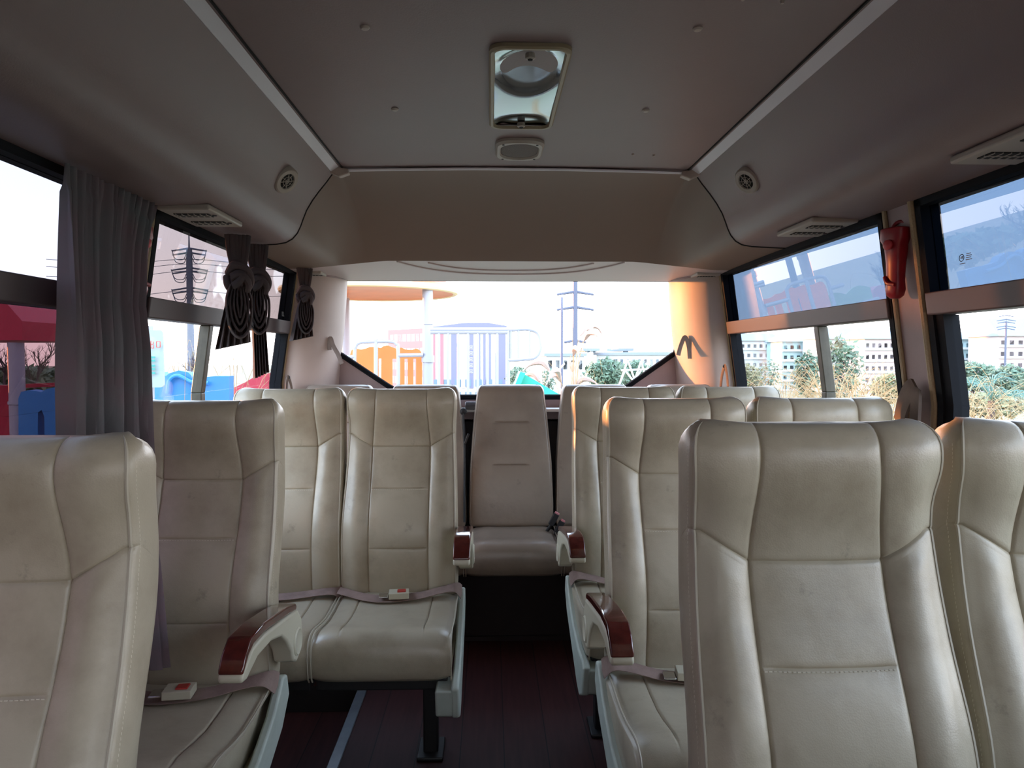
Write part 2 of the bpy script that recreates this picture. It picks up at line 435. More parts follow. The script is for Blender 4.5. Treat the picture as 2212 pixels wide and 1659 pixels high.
PROF = [(.62, 1.880), (.645, 1.853), (.66, 1.832), (.69, 1.795), (.712, 1.765), (.733, 1.73), (.745, 1.70), (.754, 1.675), (.765, 1.652), (.782, 1.632), (.805, 1.619), (.84, 1.613), (.90, 1.610), (.972, 1.607)]
for sd in (-1, 1):
    mb = MB(); mb.grid([[(sd*x_, y_, z_) for x_, z_ in PROF] for y_ in (Y0, -2, 0, 1, 2, YS)], th=.02, thv=(sd*.7, 0, .7))
    o = mb.build('ceiling_cove', M['ceil']); struct(o)
    mb = MB(); mb.tube([(sd*x_, YS+.002, z_-.001) for x_, z_ in PROF], .0028, 6); trim(mb, M['dark'])
# bulkhead shell above the rear window
def bulk(xn, v):
    "xn -1..1 across, v 0..1 from the seam to the lip"
    sgn = -1 if xn < 0 else 1; u = abs(xn)
    if u < .5: x = u/.5*.60; z0 = czt(x)-.004
    else:
        k_ = (u-.5)/.5*(len(PROF)-1); i = min(int(k_), len(PROF)-2); f_ = k_-i
        x = lerp(PROF[i][0], PROF[i+1][0], f_); z0 = lerp(PROF[i][1], PROF[i+1][1], f_)-.001
        if u < .52: z0 = min(z0, 1.872)
    z1 = lerp(1.636, 1.60, max(0, min(1, (x-.55)/.35)))
    z = z1+(z0-z1)*max(0, 1-v**1.9)
    return (sgn*x, YS+.004+v*.60, z)
xs = [i/60-1 for i in range(121)]
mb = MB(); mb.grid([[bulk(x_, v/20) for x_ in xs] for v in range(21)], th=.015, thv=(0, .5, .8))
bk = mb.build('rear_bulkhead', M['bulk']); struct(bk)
def lip(x, v):
    zc = lerp(1.636, 1.60, max(0, min(1, (abs(x)-.55)/.35)))
    return (x, YS+.604+v*.36, lerp(zc, 1.588, v)-.010*math.sin(math.pi*min(1, v*3))*0)
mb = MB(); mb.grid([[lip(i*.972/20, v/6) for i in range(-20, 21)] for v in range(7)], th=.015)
M['lip'] = pbr('lip_window_lit', (.52, .42, .41), .45)  # window light on the lip is put into this paler pink
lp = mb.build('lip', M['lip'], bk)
def arc(px0, px1, py0, dip, n=24):
    o = []
    for i in range(n+1):
        t = i/n; px = lerp(px0, px1, t); py = py0+dip*(1-abs(2*t-1)**2.6)
        r = at(px, py, 1)-CAM
        # meet the lip plane
        D = 3.12+(py-565)/35*.3; z_ = CAM.z+r.z*D
        x_ = CAM.x+r.x*D; v = (D-YS-.604)/.36; o.append((x_, D, lip(x_, max(0, v))[2]-.001))
    return o
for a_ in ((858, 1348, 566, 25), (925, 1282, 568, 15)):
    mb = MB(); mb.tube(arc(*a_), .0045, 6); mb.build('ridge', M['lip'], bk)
mb = MB(); mb.tube([(-.60, YS-.012, 1.866), (-.4, YS-.004, 1.873), (-.15, YS, 1.878), (.15, YS, 1.878), (.4, YS-.004, 1.873), (.60, YS-.012, 1.866)], .010, 8, flat=.5, up=(0, 0, 1)); trim(mb, M['alu'])
for sd in (-1, 1):
    mb = MB(); mb.prism([(-.034, -.004), (.0, -.016), (.034, .0), (.036, .012), (.012, .02), (-.03, .012)], 'y', -.02, .012)
    o = mb.build('trim_cap', M['cap'], bevel=.004, loc=(sd*.612, YS-.01, 1.856)); o.scale.x = sd; struct(o)

# rear wall with window opening
OP = [(-.815, 1.602), (.800, 1.602), (.842, 1.285), (.828, 1.235), (.60, 1.075), (.52, 1.03), (.47, 1.018), (-.47, 1.018), (-.52, 1.03), (-.60, 1.075), (-.838, 1.235), (-.855, 1.285)]
OUT = [(-1.06, 1.66), (1.06, 1.66), (1.09, 1.285), (1.09, 1.235), (1.09, .98), (.9, .90), (.47, .90), (-.47, .90), (-.9, .90), (-1.09, .98), (-1.09, 1.235), (-1.09, 1.285)]
mb = MB(); n_ = len(OP)
for y_ in (3.50, 3.55): mb.add([(x_, y_, z_) for x_, z_ in OP+OUT], [(i, (i+1) % n_, (i+1) % n_+n_, i+n_) for i in range(n_)])
mb.add([(x_, y_, z_) for y_ in (3.50, 3.55) for x_, z_ in OP], [(i, (i+1) % n_, (i+1) % n_+n_, i+n_) for i in range(n_)])
struct(mb.build('wall_rear', M['wall'], smooth=20))
mb = MB(); mb.box((0, 3.52, .42), (2.1, .04, .98)); struct(mb.build('wall_rear_panel', M['black'], smooth=0))
mb = MB(); mb.tube([(x_*.992, 3.496, 1.3+(z_-1.3)*.992) for x_, z_ in OP], .013, 8, True); wr = mb.build('window_9', M['gasket']); struct(wr)
mb = MB(); mb.prism(OP, 'y', 3.515, 3.5185); mb.build('glass_pane', M['clear'], wr, smooth=0)
mb = MB(); mb.box((0, 3.44, .962), (1.9, .12, .016)); struct(mb.build('rear_shelf', M['shelf'], bevel=.004))
for sd in (-1, 1):
    mb = MB(); rows = []
    for z_, dx in ((.55, .05), (.9, .05), (1.1, .045), (1.2, .035), (1.3, .022), (1.4, .012), (1.5, .004), (1.58, 0), (1.602, -.004)):
        rows.append([(sd*(q.x+dx), q.y, z_) for q in bez([(.788, 3.50, 0), (.792, 3.455, 0), (.812, 3.39, 0), (.845, 3.33, 0), (.885, 3.285, 0), (.93, 3.258, 0), (.985, 3.25, 0)], 3)])
    mb.grid(rows, th=.01, thv=(sd*.7, .7, 0)); o = mb.build('corner_pillar', pbr('pillar_vinyl', (.50, .40, .36), .5, noise=(4, .1)) if sd < 0 else bpy.data.materials['pillar_vinyl']); struct(o)
    mb = MB(); mb.tube([(sd*q.x, q.y-.004, 1.596) for q in bez([(.788, 3.50, 0), (.792, 3.455, 0), (.812, 3.39, 0), (.845, 3.33, 0), (.885, 3.285, 0), (.93, 3.258, 0), (.985, 3.25, 0)], 3)], .008, 6); o = mb.build('pillar_collar', M['wall']); struct(o)

# front of the bus, behind the camera: cowl, windscreen posts
mb = MB(); mb.box((0, Y0-.02, .38), (2.1, .05, .96)); mb.box((0, Y0-.02, 1.76), (2.1, .05, .26))
mb.box((-1.0, Y0-.02, 1.2), (.09, .05, 1.1)); mb.box((1.0, Y0-.02, 1.2), (.09, .05, 1.1)); struct(mb.build('wall_front', M['wall'], smooth=0))
mb = MB(); mb.box((0, Y0-.02, 1.24), (1.95, .005, .86)); o = mb.build('window_10', M['tint3'], smooth=0); struct(o)
# roof skin closes the shell
mb = MB(); mb.box((0, 0.12, 1.96), (2.1, 7.0, .04)); struct(mb.build('roof_skin', M['white'], smooth=0))

# floor and the lower footwell on the door side
mb = MB(); mb.box((.26, .1, -.02), (1.66, 6.85, .04)); mb.box((-.81, 3.07, -.02), (.48, .84, .04)); struct(mb.build('floor', M['floor'], smooth=0))
mb = MB(); mb.box((-.81, -.3, -.14), (.48, 5.95, .04)); struct(mb.build('floor_footwell', M['floor'], smooth=0))
mb = MB(); mb.box((-.572, -.3, -.07), (.012, 5.95, .10)); mb.box((-.81, 2.655, -.07), (.48, .012, .10)); struct(mb.build('footwell_riser', M['black'], smooth=0))  # black colour stands in for the shade under the seat
mb = MB(); mb.box((-.560, -.3, .003), (.034, 5.95, .008)); trim(mb, M['metal'], bevel=.002)
mb = MB(); mb.box((-.80, 2.66, .003), (.47, .03, .008)); trim(mb, M['steel'], bevel=.002)
mb = MB(); mb.box((0, 3.26, .165), (2.06, .50, .33)); struct(mb.build('rear_platform', M['riser'], smooth=0))
mb = MB(); mb.box((0, 3.004, .012), (2.0, .012, .02)); struct(mb.build('baseboard_rear', M['riser'], smooth=0))

# ------------------------------------------------------------------ seats
PR = [(.40, -.002), (.46, 0), (.54, -.010), (.62, -.010), (.68, .0), (.74, .024), (.80, .054), (.87, .084), (.93, .096), (.975, .094), (1.01, .086), (1.04, .080), (1.07, .080), (1.12, .094)]
HW = [(.40, .183), (.47, .189), (.60, .189), (.72, .187), (.82, .183), (.90, .179), (.95, .178), (1.0, .180), (1.06, .184), (1.12, .182)]
SX = [(.40, .096), (.75, .097), (.92, .097), (1.0, .090), (1.06, .085), (1.12, .084)]
TH = .098
def prof(tab, z): return smooth_interp(tab, z, .025)
def make_back(kind, ZTOP, wsc=1.0):
    """kind 'row' has the curved long seams, 'rear' only two short tufts"""
    mb = MB(); row = kind == 'row'
    zb = .435 if row else .47
    seams = [.918, .785, .60] if row else [.925, .74]
    zs = set([zb+.02+i*(ZTOP-.045-zb-.02)/46 for i in range(47)])
    for q in seams:
        for d in (-.010, -.005, -.0025, 0, .0025, .005, .010): zs.add(q+d)
    zs = sorted(zs)
    cs = set([-1+i/14 for i in range(29)])
    for q in (-.5, .5):
        for d in (-.03, -.014, -.006, 0, .006, .014, .03): cs.add(q+d)
    cs = sorted(c for c in cs if -1 <= c <= 1); N = len(cs)
    def hwf(z):
        if row: return prof(HW, z)*wsc
        return smooth_interp([(.40, .182), (.55, .186), (.75, .180), (.95, .163), (1.12, .142)], z)
    def yf(z): return prof(PR, z) if row else smooth_interp([(.4, -.01), (.55, -.012), (.7, .01), (.9, .06), (1.12, .10)], z, .05)
    def point(c, zr, ins=0.0, wi=0.0):
        hw = hwf(zr)-.014-wi; sx = min(prof(SX, zr)*wsc if row else hw*.5, hw*.6)
        a_ = abs(c); sg = 1 if c > 0 else -1
        x = a_/.5*sx if a_ <= .5 else sx+(a_-.5)/.5*(hw-sx)
        z = zr
        if row and a_ > .5: z += .042*(a_-.5)/.5*math.exp(-((zr-.918)/.10)**2)*(1 if zr < .918 else max(.0, 1))
        y = yf(zr)
        if row:
            dv = abs(x-sx); y += .0030*math.exp(-(dv/.0020)**2)
            y -= .0035*(1-math.exp(-dv/.018))
            for i, q in enumerate(seams):
                dz = abs(zr-q)
                if a_ <= .5 or i == 0:
                    f_ = 1 if i == 0 else min(1, max(0, (1-a_/.5)*6))
                    y += f_*(.0028*math.exp(-(dz/.0022)**2)+.004*math.exp(-(dz/.022)))
            if a_ > .5:
                b_ = (a_-.5)/.5; y -= .008*math.sin(b_*math.pi)*(1 if zr < .9 else .35)
                y += .010*b_**3
            else: y -= .004*(1-(a_/.5)**2)
        else:
            for q in seams:
                dz = abs(zr-q); f_ = max(0, min(1, (.085-x)/.02))
                y += f_*(.004*math.exp(-(dz/.003)**2)+.004*math.exp(-(dz/.02)))
            y -= .010*math.sin(min(1, (1-a_)*2)*math.pi/2)*.8
        return Vector((sg*x, y+ins, z))
    loops = []; edge = []
    def loop(zr, zoff, ins, wi):
        f = [point(c, zr, ins, wi) for c in cs]
        for p in f: p.z += zoff
        r = .014
        yb = yf(zr)+TH-ins*.9
        out_ = list(f)
        pe = f[-1]
        xe = pe.x; ye = pe.y
        side_ = []
        for q in (30, 60, 90): side_.append(Vector((xe+r*math.sin(R(q)), ye+r*(1-math.cos(R(q))), pe.z)))
        ym = yb-.022
        for t in (.33, .66): side_.append(Vector((xe+r+.003*math.sin(t*math.pi), lerp(ye+r, ym, t), lerp(pe.z, zr+zoff, t))))
        for q in (0, 35, 70): side_.append(Vector((xe+r-.022*(1-math.cos(R(q))), ym+.022*math.sin(R(q)), zr+zoff)))
        back_ = [Vector((-c*(xe-.012), yb+.004*(1-c*c), zr+zoff)) for c in cs]
        left_ = [Vector((-p.x, p.y, p.z)) for p in reversed(side_)]
        edge.append((xe+r*.55, ye+r*.25, pe.z))
        return out_+side_+back_+left_
    # bottom rounding
    for q in (90, 55, 25): loops.append(loop(zb+.02, -.02*math.sin(R(q)), .02*(1-math.cos(R(q))), .012*(1-math.cos(R(q)))))
    edge.clear()
    for z in zs: loops.append(loop(z, 0, 0, 0))
    zt = zs[-1]; rt = .045
    for q in (15, 30, 45, 58, 70, 80, 90):
        a_ = R(q); loops.append(loop(zt, rt*math.sin(a_), .043*(1-math.cos(a_)), .030*(1-math.cos(a_))**1.2))
    n = len(loops[0]); vs = [p for l in loops for p in l]; fs = []
    for i in range(len(loops)-1):
        for k in range(n): l = (k+1) % n; fs.append((i*n+k, i*n+l, (i+1)*n+l, (i+1)*n+k))
    S = (n-2*N)//2
    for b0 in (0, (len(loops)-1)*n):
        for i in range(N-1): fs.append((b0+i, b0+i+1, b0+N+S+N-2-i, b0+N+S+N-1-i))
        fs.append([b0+k for k in range(N-1, N+S+1)]); fs.append([b0+k for k in range(2*N+S-1, n)]+[b0])
    mb.add(vs, fs)
    pipe = []
    L_ = [(x, y, z) for x, y, z in edge]
    L_ = L_[:-2]
    for sg in (-1, 1): pipe.append(MB().tube([(sg*x, y-.0005, z) for x, y, z in L_], [.0026]*(len(L_)-3)+[.002, .0012, .0006], 6))
    # stitches beside the piping
    if row:
        acc = 0
        for (x0, y0, z0), (x1, y1, z1) in zip(L_[:-4], L_[1:-4]):
            d = math.dist((x0, y0, z0), (x1, y1, z1)); k_ = 0
            while acc+.0062 <= d+k_*0:
                acc += .0062; t_ = acc/d; xx, yy, zz = lerp(x0, x1, t_), lerp(y0, y1, t_), lerp(z0, z1, t_)
                for sg in (-1, 1):
                    mb.box((sg*(xx+.0062), yy+.013, zz), (.0012, .001, .0040), mi=1)
                    mb.box((sg*(xx+.0062), yy+.019, zz), (.0012, .001, .0040), mi=1)
            acc -= d
    if row:
        for q in seams[1:2]:
            xx = -.090
            while xx < .090:
                p = point(xx/prof(SX, q)*.5, q-.0032); mb.box((p.x, p.y-.0004, p.z), (.0042, .0012, .0012), mi=1); xx += .0064
    return mb, pipe

def make_cushion(kind):
    mb = MB(); row = kind == 'row'
    P = [(.05, .345), (.055, .40), (.04, .446), (.0, .452), (-.05, .447), (-.12, .441), (-.19, .440), (-.25, .447), (-.30, .457), (-.335, .462), (-.365, .460), (-.388, .450), (-.400, .432), (-.405, .405), (-.403, .375), (-.396, .350), (-.385, .338), (-.3, .334), (-.15, .334), (0, .334)]
    if not row: P = [(y*.90, z+.02) for y, z in P]
    hw = .190 if row else .186
    cs = sorted(set([-1+i/16 for i in range(33)]+[.60+d for d in (-.02, -.008, 0, .008, .02)]+[-.60+d for d in (-.02, -.008, 0, .008, .02)]))
    def ring(c):
        o = []; a_ = abs(c)
        for i, (y, z) in enumerate(P):
            x = c*hw; top = 2 <= i <= 12
            dz = 0; dy = 0
            if top:
                dz += .008*math.sin(min(1, (1-a_)*2.2)*math.pi/2)
                if row and 3 <= i <= 9: dz -= .0045*math.exp(-((a_-.60)/.014)**2)
                if row and a_ < .6 and i == 8: dz -= .003
                if not row and 4 <= i <= 7: dz -= .010*max(0, 1-(a_/.5)**2)
                if i <= 3: dz -= .004
            sag = .006*a_**8
            cy, cz = -.17, .395
            k_ = sag/.03
            o.append(Vector((x, y+dy+(cy-y)*k_*.1, z+dz+(cz-z)*k_)))
        return o
    L_ = [ring(c) for c in cs]
    for s_, idx in ((-1, 0), (1, len(L_)-1)):
        base = L_[idx]; cap = []
        for ins, dx in ((.004, .006), (.012, .010)):
            cap.append([Vector((p.x+s_*dx, p.y+(-.17-p.y)*ins*3, p.z+(.395-p.z)*ins*9)) for p in base])
        if s_ < 0: L_ = cap[::-1]+L_
        else: L_ = L_+cap
    n = len(P); vs = [p for l in L_ for p in l]; fs = []
    for i in range(len(L_)-1):
        for k in range(n): l = (k+1) % n; fs.append((i*n+k, i*n+l, (i+1)*n+l, (i+1)*n+k))
    fs.append(list(range(n))); fs.append([(len(L_)-1)*n+k for k in range(n-1, -1, -1)])
    mb.add(vs, fs)
    pipe = []
    for sg in (-1, 1): pipe.append(MB().tube([(sg*(hw+.002), y, z+.001) for y, z in P[2:17]], .0024, 6))
    return mb, pipe

def add_armrest(root, sg):
    xa = sg*.218
    body = [(.045, .612), (-.05, .628), (-.20, .650), (-.275, .652), (-.318, .632), (-.337, .624), (-.338, .609), (-.312, .605), (-.25, .622), (-.16, .618), (-.085, .598), (-.045, .570), (-.012, .535), (.0, .505), (.03, .490), (.065, .500), (.085, .535), (.078, .580)]
    b = MB(); b.prism(body, 'x', xa-.0235, xa+.0235); o = b.build('armrest', M['arm'], root, bevel=.006)
    capp = [(.030, .616), (-.05, .632), (-.20, .655), (-.272, .657), (-.300, .648), (-.322, .630), (-.329, .6245), (-.336, .6245), (-.334, .634), (-.318, .655), (-.285, .676), (-.20, .674), (-.05, .651), (.025, .634), (.036, .625)]
    c = MB(); c.prism(capp, 'x', xa-.0235, xa+.0235); c.build('arm_cap', M['wood'], o, bevel=.007)
    d = MB(); d.lathe([(.033, 0), (.033, .004), (.029, .007), (.026, .0045), (.001, .0045)], (xa+sg*.0205, .037, .538), 'x', 28)
    if sg < 0: d.v = [(2*(xa+sg*.0205)-x_, y_, z_) for x_, y_, z_ in d.v]
    d.build('pivot_disc', M['arm'], o)

def add_shield(root, sg):
    p = [(.045, .455), (.060, .40), (.0, .345), (-.285, .225), (-.345, .215), (-.405, .245), (-.432, .335), (-.405, .348), (-.30, .342), (-.17, .362), (-.06, .405), (.015, .462)]
    b = MB(); b.prism(p, 'x', sg*.204-.011, sg*.204+.011)
    x0, x1 = sorted((sg*.150, sg*.200)); b.prism([(-.404, .248), (-.428, .328), (-.33, .325), (-.325, .224), (-.345, .217)], 'x', x0, x1); b.build('side_shield', M['shield'], root, bevel=.006)

def add_belt(root, sg, style):
    b = MB()
    z0 = .462
    if style == 'buckled':
        P = bez([(sg*.205, .0, .452), (sg*.185, -.03, .478), (sg*.13, -.05, .474), (sg*.07, -.07, .466), (-sg*.03, -.085, .462), (-sg*.10, -.07, .464), (-sg*.185, -.02, .468), (-sg*.195, .02, .45)])
    else:
        P = bez([(sg*.198, .0, .455), (sg*.16, -.03, .470), (sg*.05, -.06, .466), (-sg*.06, -.075, .464), (-sg*.12, -.09, .464)])
    W = []
    for i, p in enumerate(P):
        t = i/(len(P)-1); tw = .9*math.exp(-(t/.12)**2); W.append(Vector((0, .021*math.cos(tw), .021*math.sin(tw)+.004)))
    b.strip(P, W, .0016); o = b.build('seat_belt', M['webbing'], root, smooth=50)
    c = MB(); rot = Matrix.Rotation(R(6*sg), 3, 'Z')
    bx = sg*.012 if style == 'buckled' else -sg*.11
    c.box((bx, -.082, .476), (.062, .046, .019), rot); c.box((bx+.008, -.082, .4865), (.026, .026, .004), rot, mi=1)
    c.box((bx-.048, -.084, .472), (.028, .036, .005), rot, mi=2)
    c.build('buckle', [M['arm'], M['red_button'], M['chrome']], o, bevel=.003)

def make_seat(sg, extras):
    "sg: side of the aisle (+1 = towards +x); extras: set of parts"
    root = thing('passenger_seat', '', 'seat', (0, 0, 0))
    mb, pp = BACK; o = mb.build('backrest', [M['leather'], M['stitch']], root, smooth=60); [q.build('piping', M['piping'], o) for q in pp]
    mb, pp = CUSH; o = mb.build('seat_cushion', M['leather'], root, smooth=60); [q.build('piping', M['piping'], o) for q in pp]
    f = MB(); f.box((0, -.16, .318), (.36, .40, .034)); f.box((0, .03, .37), (.34, .03, .13)); f.build('seat_frame', M['steel'], root, smooth=0, bevel=.004)
    if 'arm' in extras: add_armrest(root, sg)
    if 'shield' in extras: add_shield(root, sg)
    if 'leg' in extras:
        zf = 0 if 'well' not in extras else -.12
        for yy in ((-.13,) if 'well' not in extras else (-.30, -.02)):
            l = MB(); l.box((sg*.115, yy, (.302+zf)/2), (.045, .055, .302-zf)); l.box((sg*.115, yy-.0, zf+.006), (.08, .12, .012)); l.build('leg', M['steel'], root, bevel=.004)
    else:
        l = MB(); l.box((-sg*.10, -.16, .285), (.20, .04, .03)); l.build('wall_bracket', M['steel'], root, bevel=.004)
    add_belt(root, sg, 'buckled' if 'buckled' in extras else 'loose')
    return root
BACK = make_back('row', 1.110); CUSH = make_cushion('row')
protos = {}
def place(key, sg, extras, x, y, label, group, rz=0, sz=1.0):
    if key not in protos: o = protos[key] = make_seat(sg, extras)
    else: o = copy_tree(protos[key])
    o.location = (x, y, 0); o.rotation_euler = (0, 0, rz); o.scale = (1, 1, sz)
    tag(o, label, 'seat', group); return o
GR = 'seats right of the aisle'; GL = 'seats left of the aisle'
RA = {'arm', 'shield', 'leg', 'buckled'}; RW = {'win'}
place('ra', -1, RA, .374, .895, 'cream leather aisle seat, the nearest and largest one on the right', GR, 0, 1.012)
place('ra', -1, RA, .388, 1.71, 'cream aisle seat with scuffed top corner, second from the front right of the aisle', GR)
place('ra', -1, RA, .385, 2.405, 'cream aisle seat with orange sunlit left edge, just before the back row', GR)
place('rw', -1, RW, .772, .915, 'cream window seat at the right edge of the photo, beside the nearest large seat', GR, 0, 1.012)
place('rw', -1, RW, .775, 1.72, 'cream window seat beneath the red torch, only its headrest showing', GR)
place('rw', -1, RW, .765, 2.41, 'cream window seat at the right rear window, only the headrest top showing', GR)
place('ra', -1, RA, .385, .06, 'unseen cream aisle seat added just outside the lower right corner to shade the seats', GR)  # unseen seats the bus would have, added to shade those behind
place('rw', -1, RW, .775, .06, 'unseen cream window seat added just outside the right edge to shade the seats', GR)
place('l1', 1, {'arm', 'shield', 'leg', 'well', 'buckled'}, -.752, .865, 'brightly lit cream single seat cut off by the lower left corner', GL)
place('l1', 1, {'arm', 'shield', 'leg', 'well', 'buckled'}, -.795, 1.655, 'shaded single seat with wooden armrest behind the grey curtain', GL)
o = place('la', 1, RA, -.39, 2.29, 'cream aisle seat with buckled belt left of the aisle, before the back row', GL)
for ch in o.children:
    if ch.name.startswith('armrest'): ch.location.z = .03
place('lw', 1, RW, -.765, 2.29, 'cream window seat half hidden by the shaded single seat', GL)
BR = make_back('rear', 1.092); CR = make_cushion('rear')
rear_proto = None
for i, (x_, lab) in enumerate(((0, 'shade-darkened back row seat in the middle, at the end of the aisle'),
        (-.772, 'shade-darkened back row seat in the left corner, only its top showing'),
        (-.384, 'shade-darkened back row seat just left of the middle one, behind a cream aisle seat'),
        (.384, 'shade-darkened back row seat just right of the middle one, behind the orange-edged seat'),
        (.772, 'shade-darkened back row seat in the right corner below the orange pillar'))):
    if i == 0:
        rt_ = thing('rear_bench_seat', lab, 'seat', (0, 3.10, 0), 0, 'back row seats')
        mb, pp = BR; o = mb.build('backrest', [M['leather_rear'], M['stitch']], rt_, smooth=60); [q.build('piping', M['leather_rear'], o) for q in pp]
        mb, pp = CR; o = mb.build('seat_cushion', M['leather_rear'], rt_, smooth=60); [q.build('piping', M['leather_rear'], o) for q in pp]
        rear_proto = rt_
    else:
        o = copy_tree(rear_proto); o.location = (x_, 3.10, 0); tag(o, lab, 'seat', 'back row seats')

# black belt hanging between the rear seats, its retractor, and buckles
t = thing('shoulder_belt', 'black shoulder belt hanging from the rear shelf left of the middle back row seat', 'seat belt', (-.205, 3.12, 1.0))
mb = MB(); mb.tube(bez([(-.005, .01, -.03), (-.005, -.01, -.06), (0, -.02, -.15), (0, -.03, -.3), (.0, -.05, -.5)]), .016, 8, flat=.3, up=(1, 0, 0)); o = mb.build('strap', M['webbing_black'], t)
mb = MB(); mb.ball((-.005, 0, -.022), (.016, .014, .016), 12); mb.build('guide_loop', M['webbing_black'], t)
mb = MB(); mb.box((0.01, -.035, -.14), (.010, .008, .05), Matrix.Rotation(R(20), 3, 'Y')); mb.build('belt_tongue', M['steel'], t, bevel=.002)
mb = MB(); mb.prism([(-.03, 0), (.03, 0), (.03, .018), (.012, .034), (-.016, .036), (-.03, .02)], 'x', -.035, .03); o = mb.build('belt_retractor', pbr('retractor_plastic', (.10, .10, .11), .15), bevel=.004, loc=(-.175, 3.37, .970)); tag(o, 'black belt retractor box on the white rear shelf', 'belt retractor')
for i, (dx, dz, lab) in enumerate(((.180, .520, 'black belt buckle with pink button beside the middle back row seat, the upper of two'), (.205, .488, 'black belt buckle with pink button beside the middle back row seat, the lower of two'))):
    mb = MB(); rr = Matrix.Rotation(R(28), 3, 'Y'); mb.box((0, 0, 0), (.024, .02, .055), rr); mb.box(rr @ Vector((0, 0, .030)), (.020, .016, .010), rr, mi=1)
    mb.rod((-.01, 0, -.02), (-.03, .02, -.06), .008)
    o = mb.build('belt_buckle', [M['webbing_black'], pbr('pink_button', (.55, .20, .22), .4)], bevel=.003, loc=(dx, 3.02, dz)); tag(o, lab, 'belt buckle', 'rear belt buckles')

# ------------------------------------------------------------------ ceiling fittings
# lamp
t = thing('ceiling_lamp', 'rectangular ceiling lamp with shiny curved reflector', 'lamp', (-.003, 1.80, 1.884))
def rrect(hx, hy, r, n=6):
    o = []
    for cx, cy, a0 in ((hx-r, hy-r, 0), (-hx+r, hy-r, 90), (-hx+r, -hy+r, 180), (hx-r, -hy+r, 270)):
        for i in range(n+1): a_ = R(a0+90*i/n); o.append((cx+r*math.cos(a_), cy+r*math.sin(a_)))
    return o
mb = MB(); rr = [(rrect(.090, .272, .032), 0), (rrect(.090, .272, .032), -.008), (rrect(.086, .268, .03), -.012), (rrect(.079, .261, .026), -.012), (rrect(.076, .258, .024), -.004)]
n = len(rr[0][0]); mb.add([(x_, y_, z_) for l, z_ in rr for x_, y_ in l], [(i*n+k, i*n+(k+1) % n, (i+1)*n+(k+1) % n, (i+1)*n+k) for i in range(len(rr)-1) for k in range(n)])
mb.build('lamp_frame', M['lampframe'], t)
mb = MB(); rows = []
for j in range(49):
    v = j/48*2-1; row_ = []
    for i in range(25):
        u = i/24*2-1; d1 = math.hypot(u/.95, (v+.52)/.42); d2 = math.hypot(u/.9, (v-1.0)/.40)
        z = -.006-.004*math.cos(u*1.5)
        z += .010/(1+math.exp((d1-1)*12))*1.0+.009/(1+math.exp((d2-1)*12))
        z -= .006*math.sin((v+.5)*2.2)*math.cos(u*1.2+.6*v)
        row_.append((u*.077, v*.259, z))
    rows.append(row_)
mb.grid(rows); mb.build('reflector', M['mirror'], t, smooth=80)
for yy in (-.225, .235):
    mb = MB(); mb.lathe([(.011, 0), (.011, -.010), (.007, -.012)], (0, yy, -.004), n=14); mb.lathe([(.0055, -.012), (.0055, -.0135)], (0, yy, -.004), n=10, mi=1); mb.build('screw', [M['vent'], M['dark']], t)
# speaker
t = thing('ceiling_speaker', 'round ceiling speaker in a rounded square frame above the rear bulkhead', 'speaker', (.002, 2.285, 1.884))
mb = MB(); rr = [(rrect(.076, .102, .05), 0), (rrect(.076, .102, .05), -.008), (rrect(.070, .096, .047), -.015), (rrect(.062, .088, .060), -.015), (rrect(.059, .085, .058), -.008)]
n = len(rr[0][0]); mb.add([(x_, y_, z_) for l, z_ in rr for x_, y_ in l], [(i*n+k, i*n+(k+1) % n, (i+1)*n+(k+1) % n, (i+1)*n+k) for i in range(len(rr)-1) for k in range(n)]); mb.build('speaker_frame', M['vent'], t)
mb = MB(); g = rrect(.060, .086, .058); mb.add([(x_*s_, y_*s_, z_) for s_, z_ in ((1, -.008), (.7, -.012), (.35, -.014)) for x_, y_ in g], [(i*n+k, i*n+(k+1) % n, (i+1)*n+(k+1) % n, (i+1)*n+k) for i in range(2) for k in range(n)]+[[2*n+k for k in range(n)]])
mb.build('grille', pbr('speaker_mesh', (.16, .13, .12), .7, bump=(500, 1, .002)), t)
for sx_ in (-1, 1):
    for sy in (-1, 1):
        mb = MB(); mb.lathe([(.004, 0), (.004, -.002)], (sx_*.052, sy*.078, -.014), n=8); mb.build('screw', M['dark'], t)
# round vents on the coves
def round_vent(sd, loc, lab):
    t = thing('round_vent', lab, 'air vent', loc, 0, 'round vents on the ceiling coves')
    nrm = Vector((-sd*.72, -.34, -.60)).normalized(); t.location = Vector(loc)+nrm*.011; t.rotation_euler = nrm.to_track_quat('Z', 'Y').to_euler()
    b = MB(); b.lathe([(.043, -.016), (.043, .003), (.038, .009), (.026, .009), (.024, .004)], (0, 0, 0), n=32); b.build('vent_ring', M['vent'], t)
    b = MB(); b.lathe([(.0245, .0), (.0245, .0055)], (0, 0, 0), n=24); b.build('vent_throat', M['dark'], t)
    b = MB()
    for r_ in (.007, .0155): b.tube([(r_*math.cos(2*math.pi*i/20), r_*math.sin(2*math.pi*i/20), .0075) for i in range(20)], .0009, 5, True)
    for a_ in (0, 90): b.box((0, 0, .0075), (.048, .0018, .002), Matrix.Rotation(R(a_+20), 3, 'Z'))
    for a_ in (55, 145): b.box((0, 0, .0075), (.048, .0012, .002), Matrix.Rotation(R(a_+20), 3, 'Z'))
    b.build('vent_grid', M['vent'], t)
round_vent(-1, (-.7155, 2.19, 1.7585), 'round air vent on the left ceiling cove')
round_vent(1, (.7085, 2.19, 1.768), 'round air vent on the right ceiling cove')
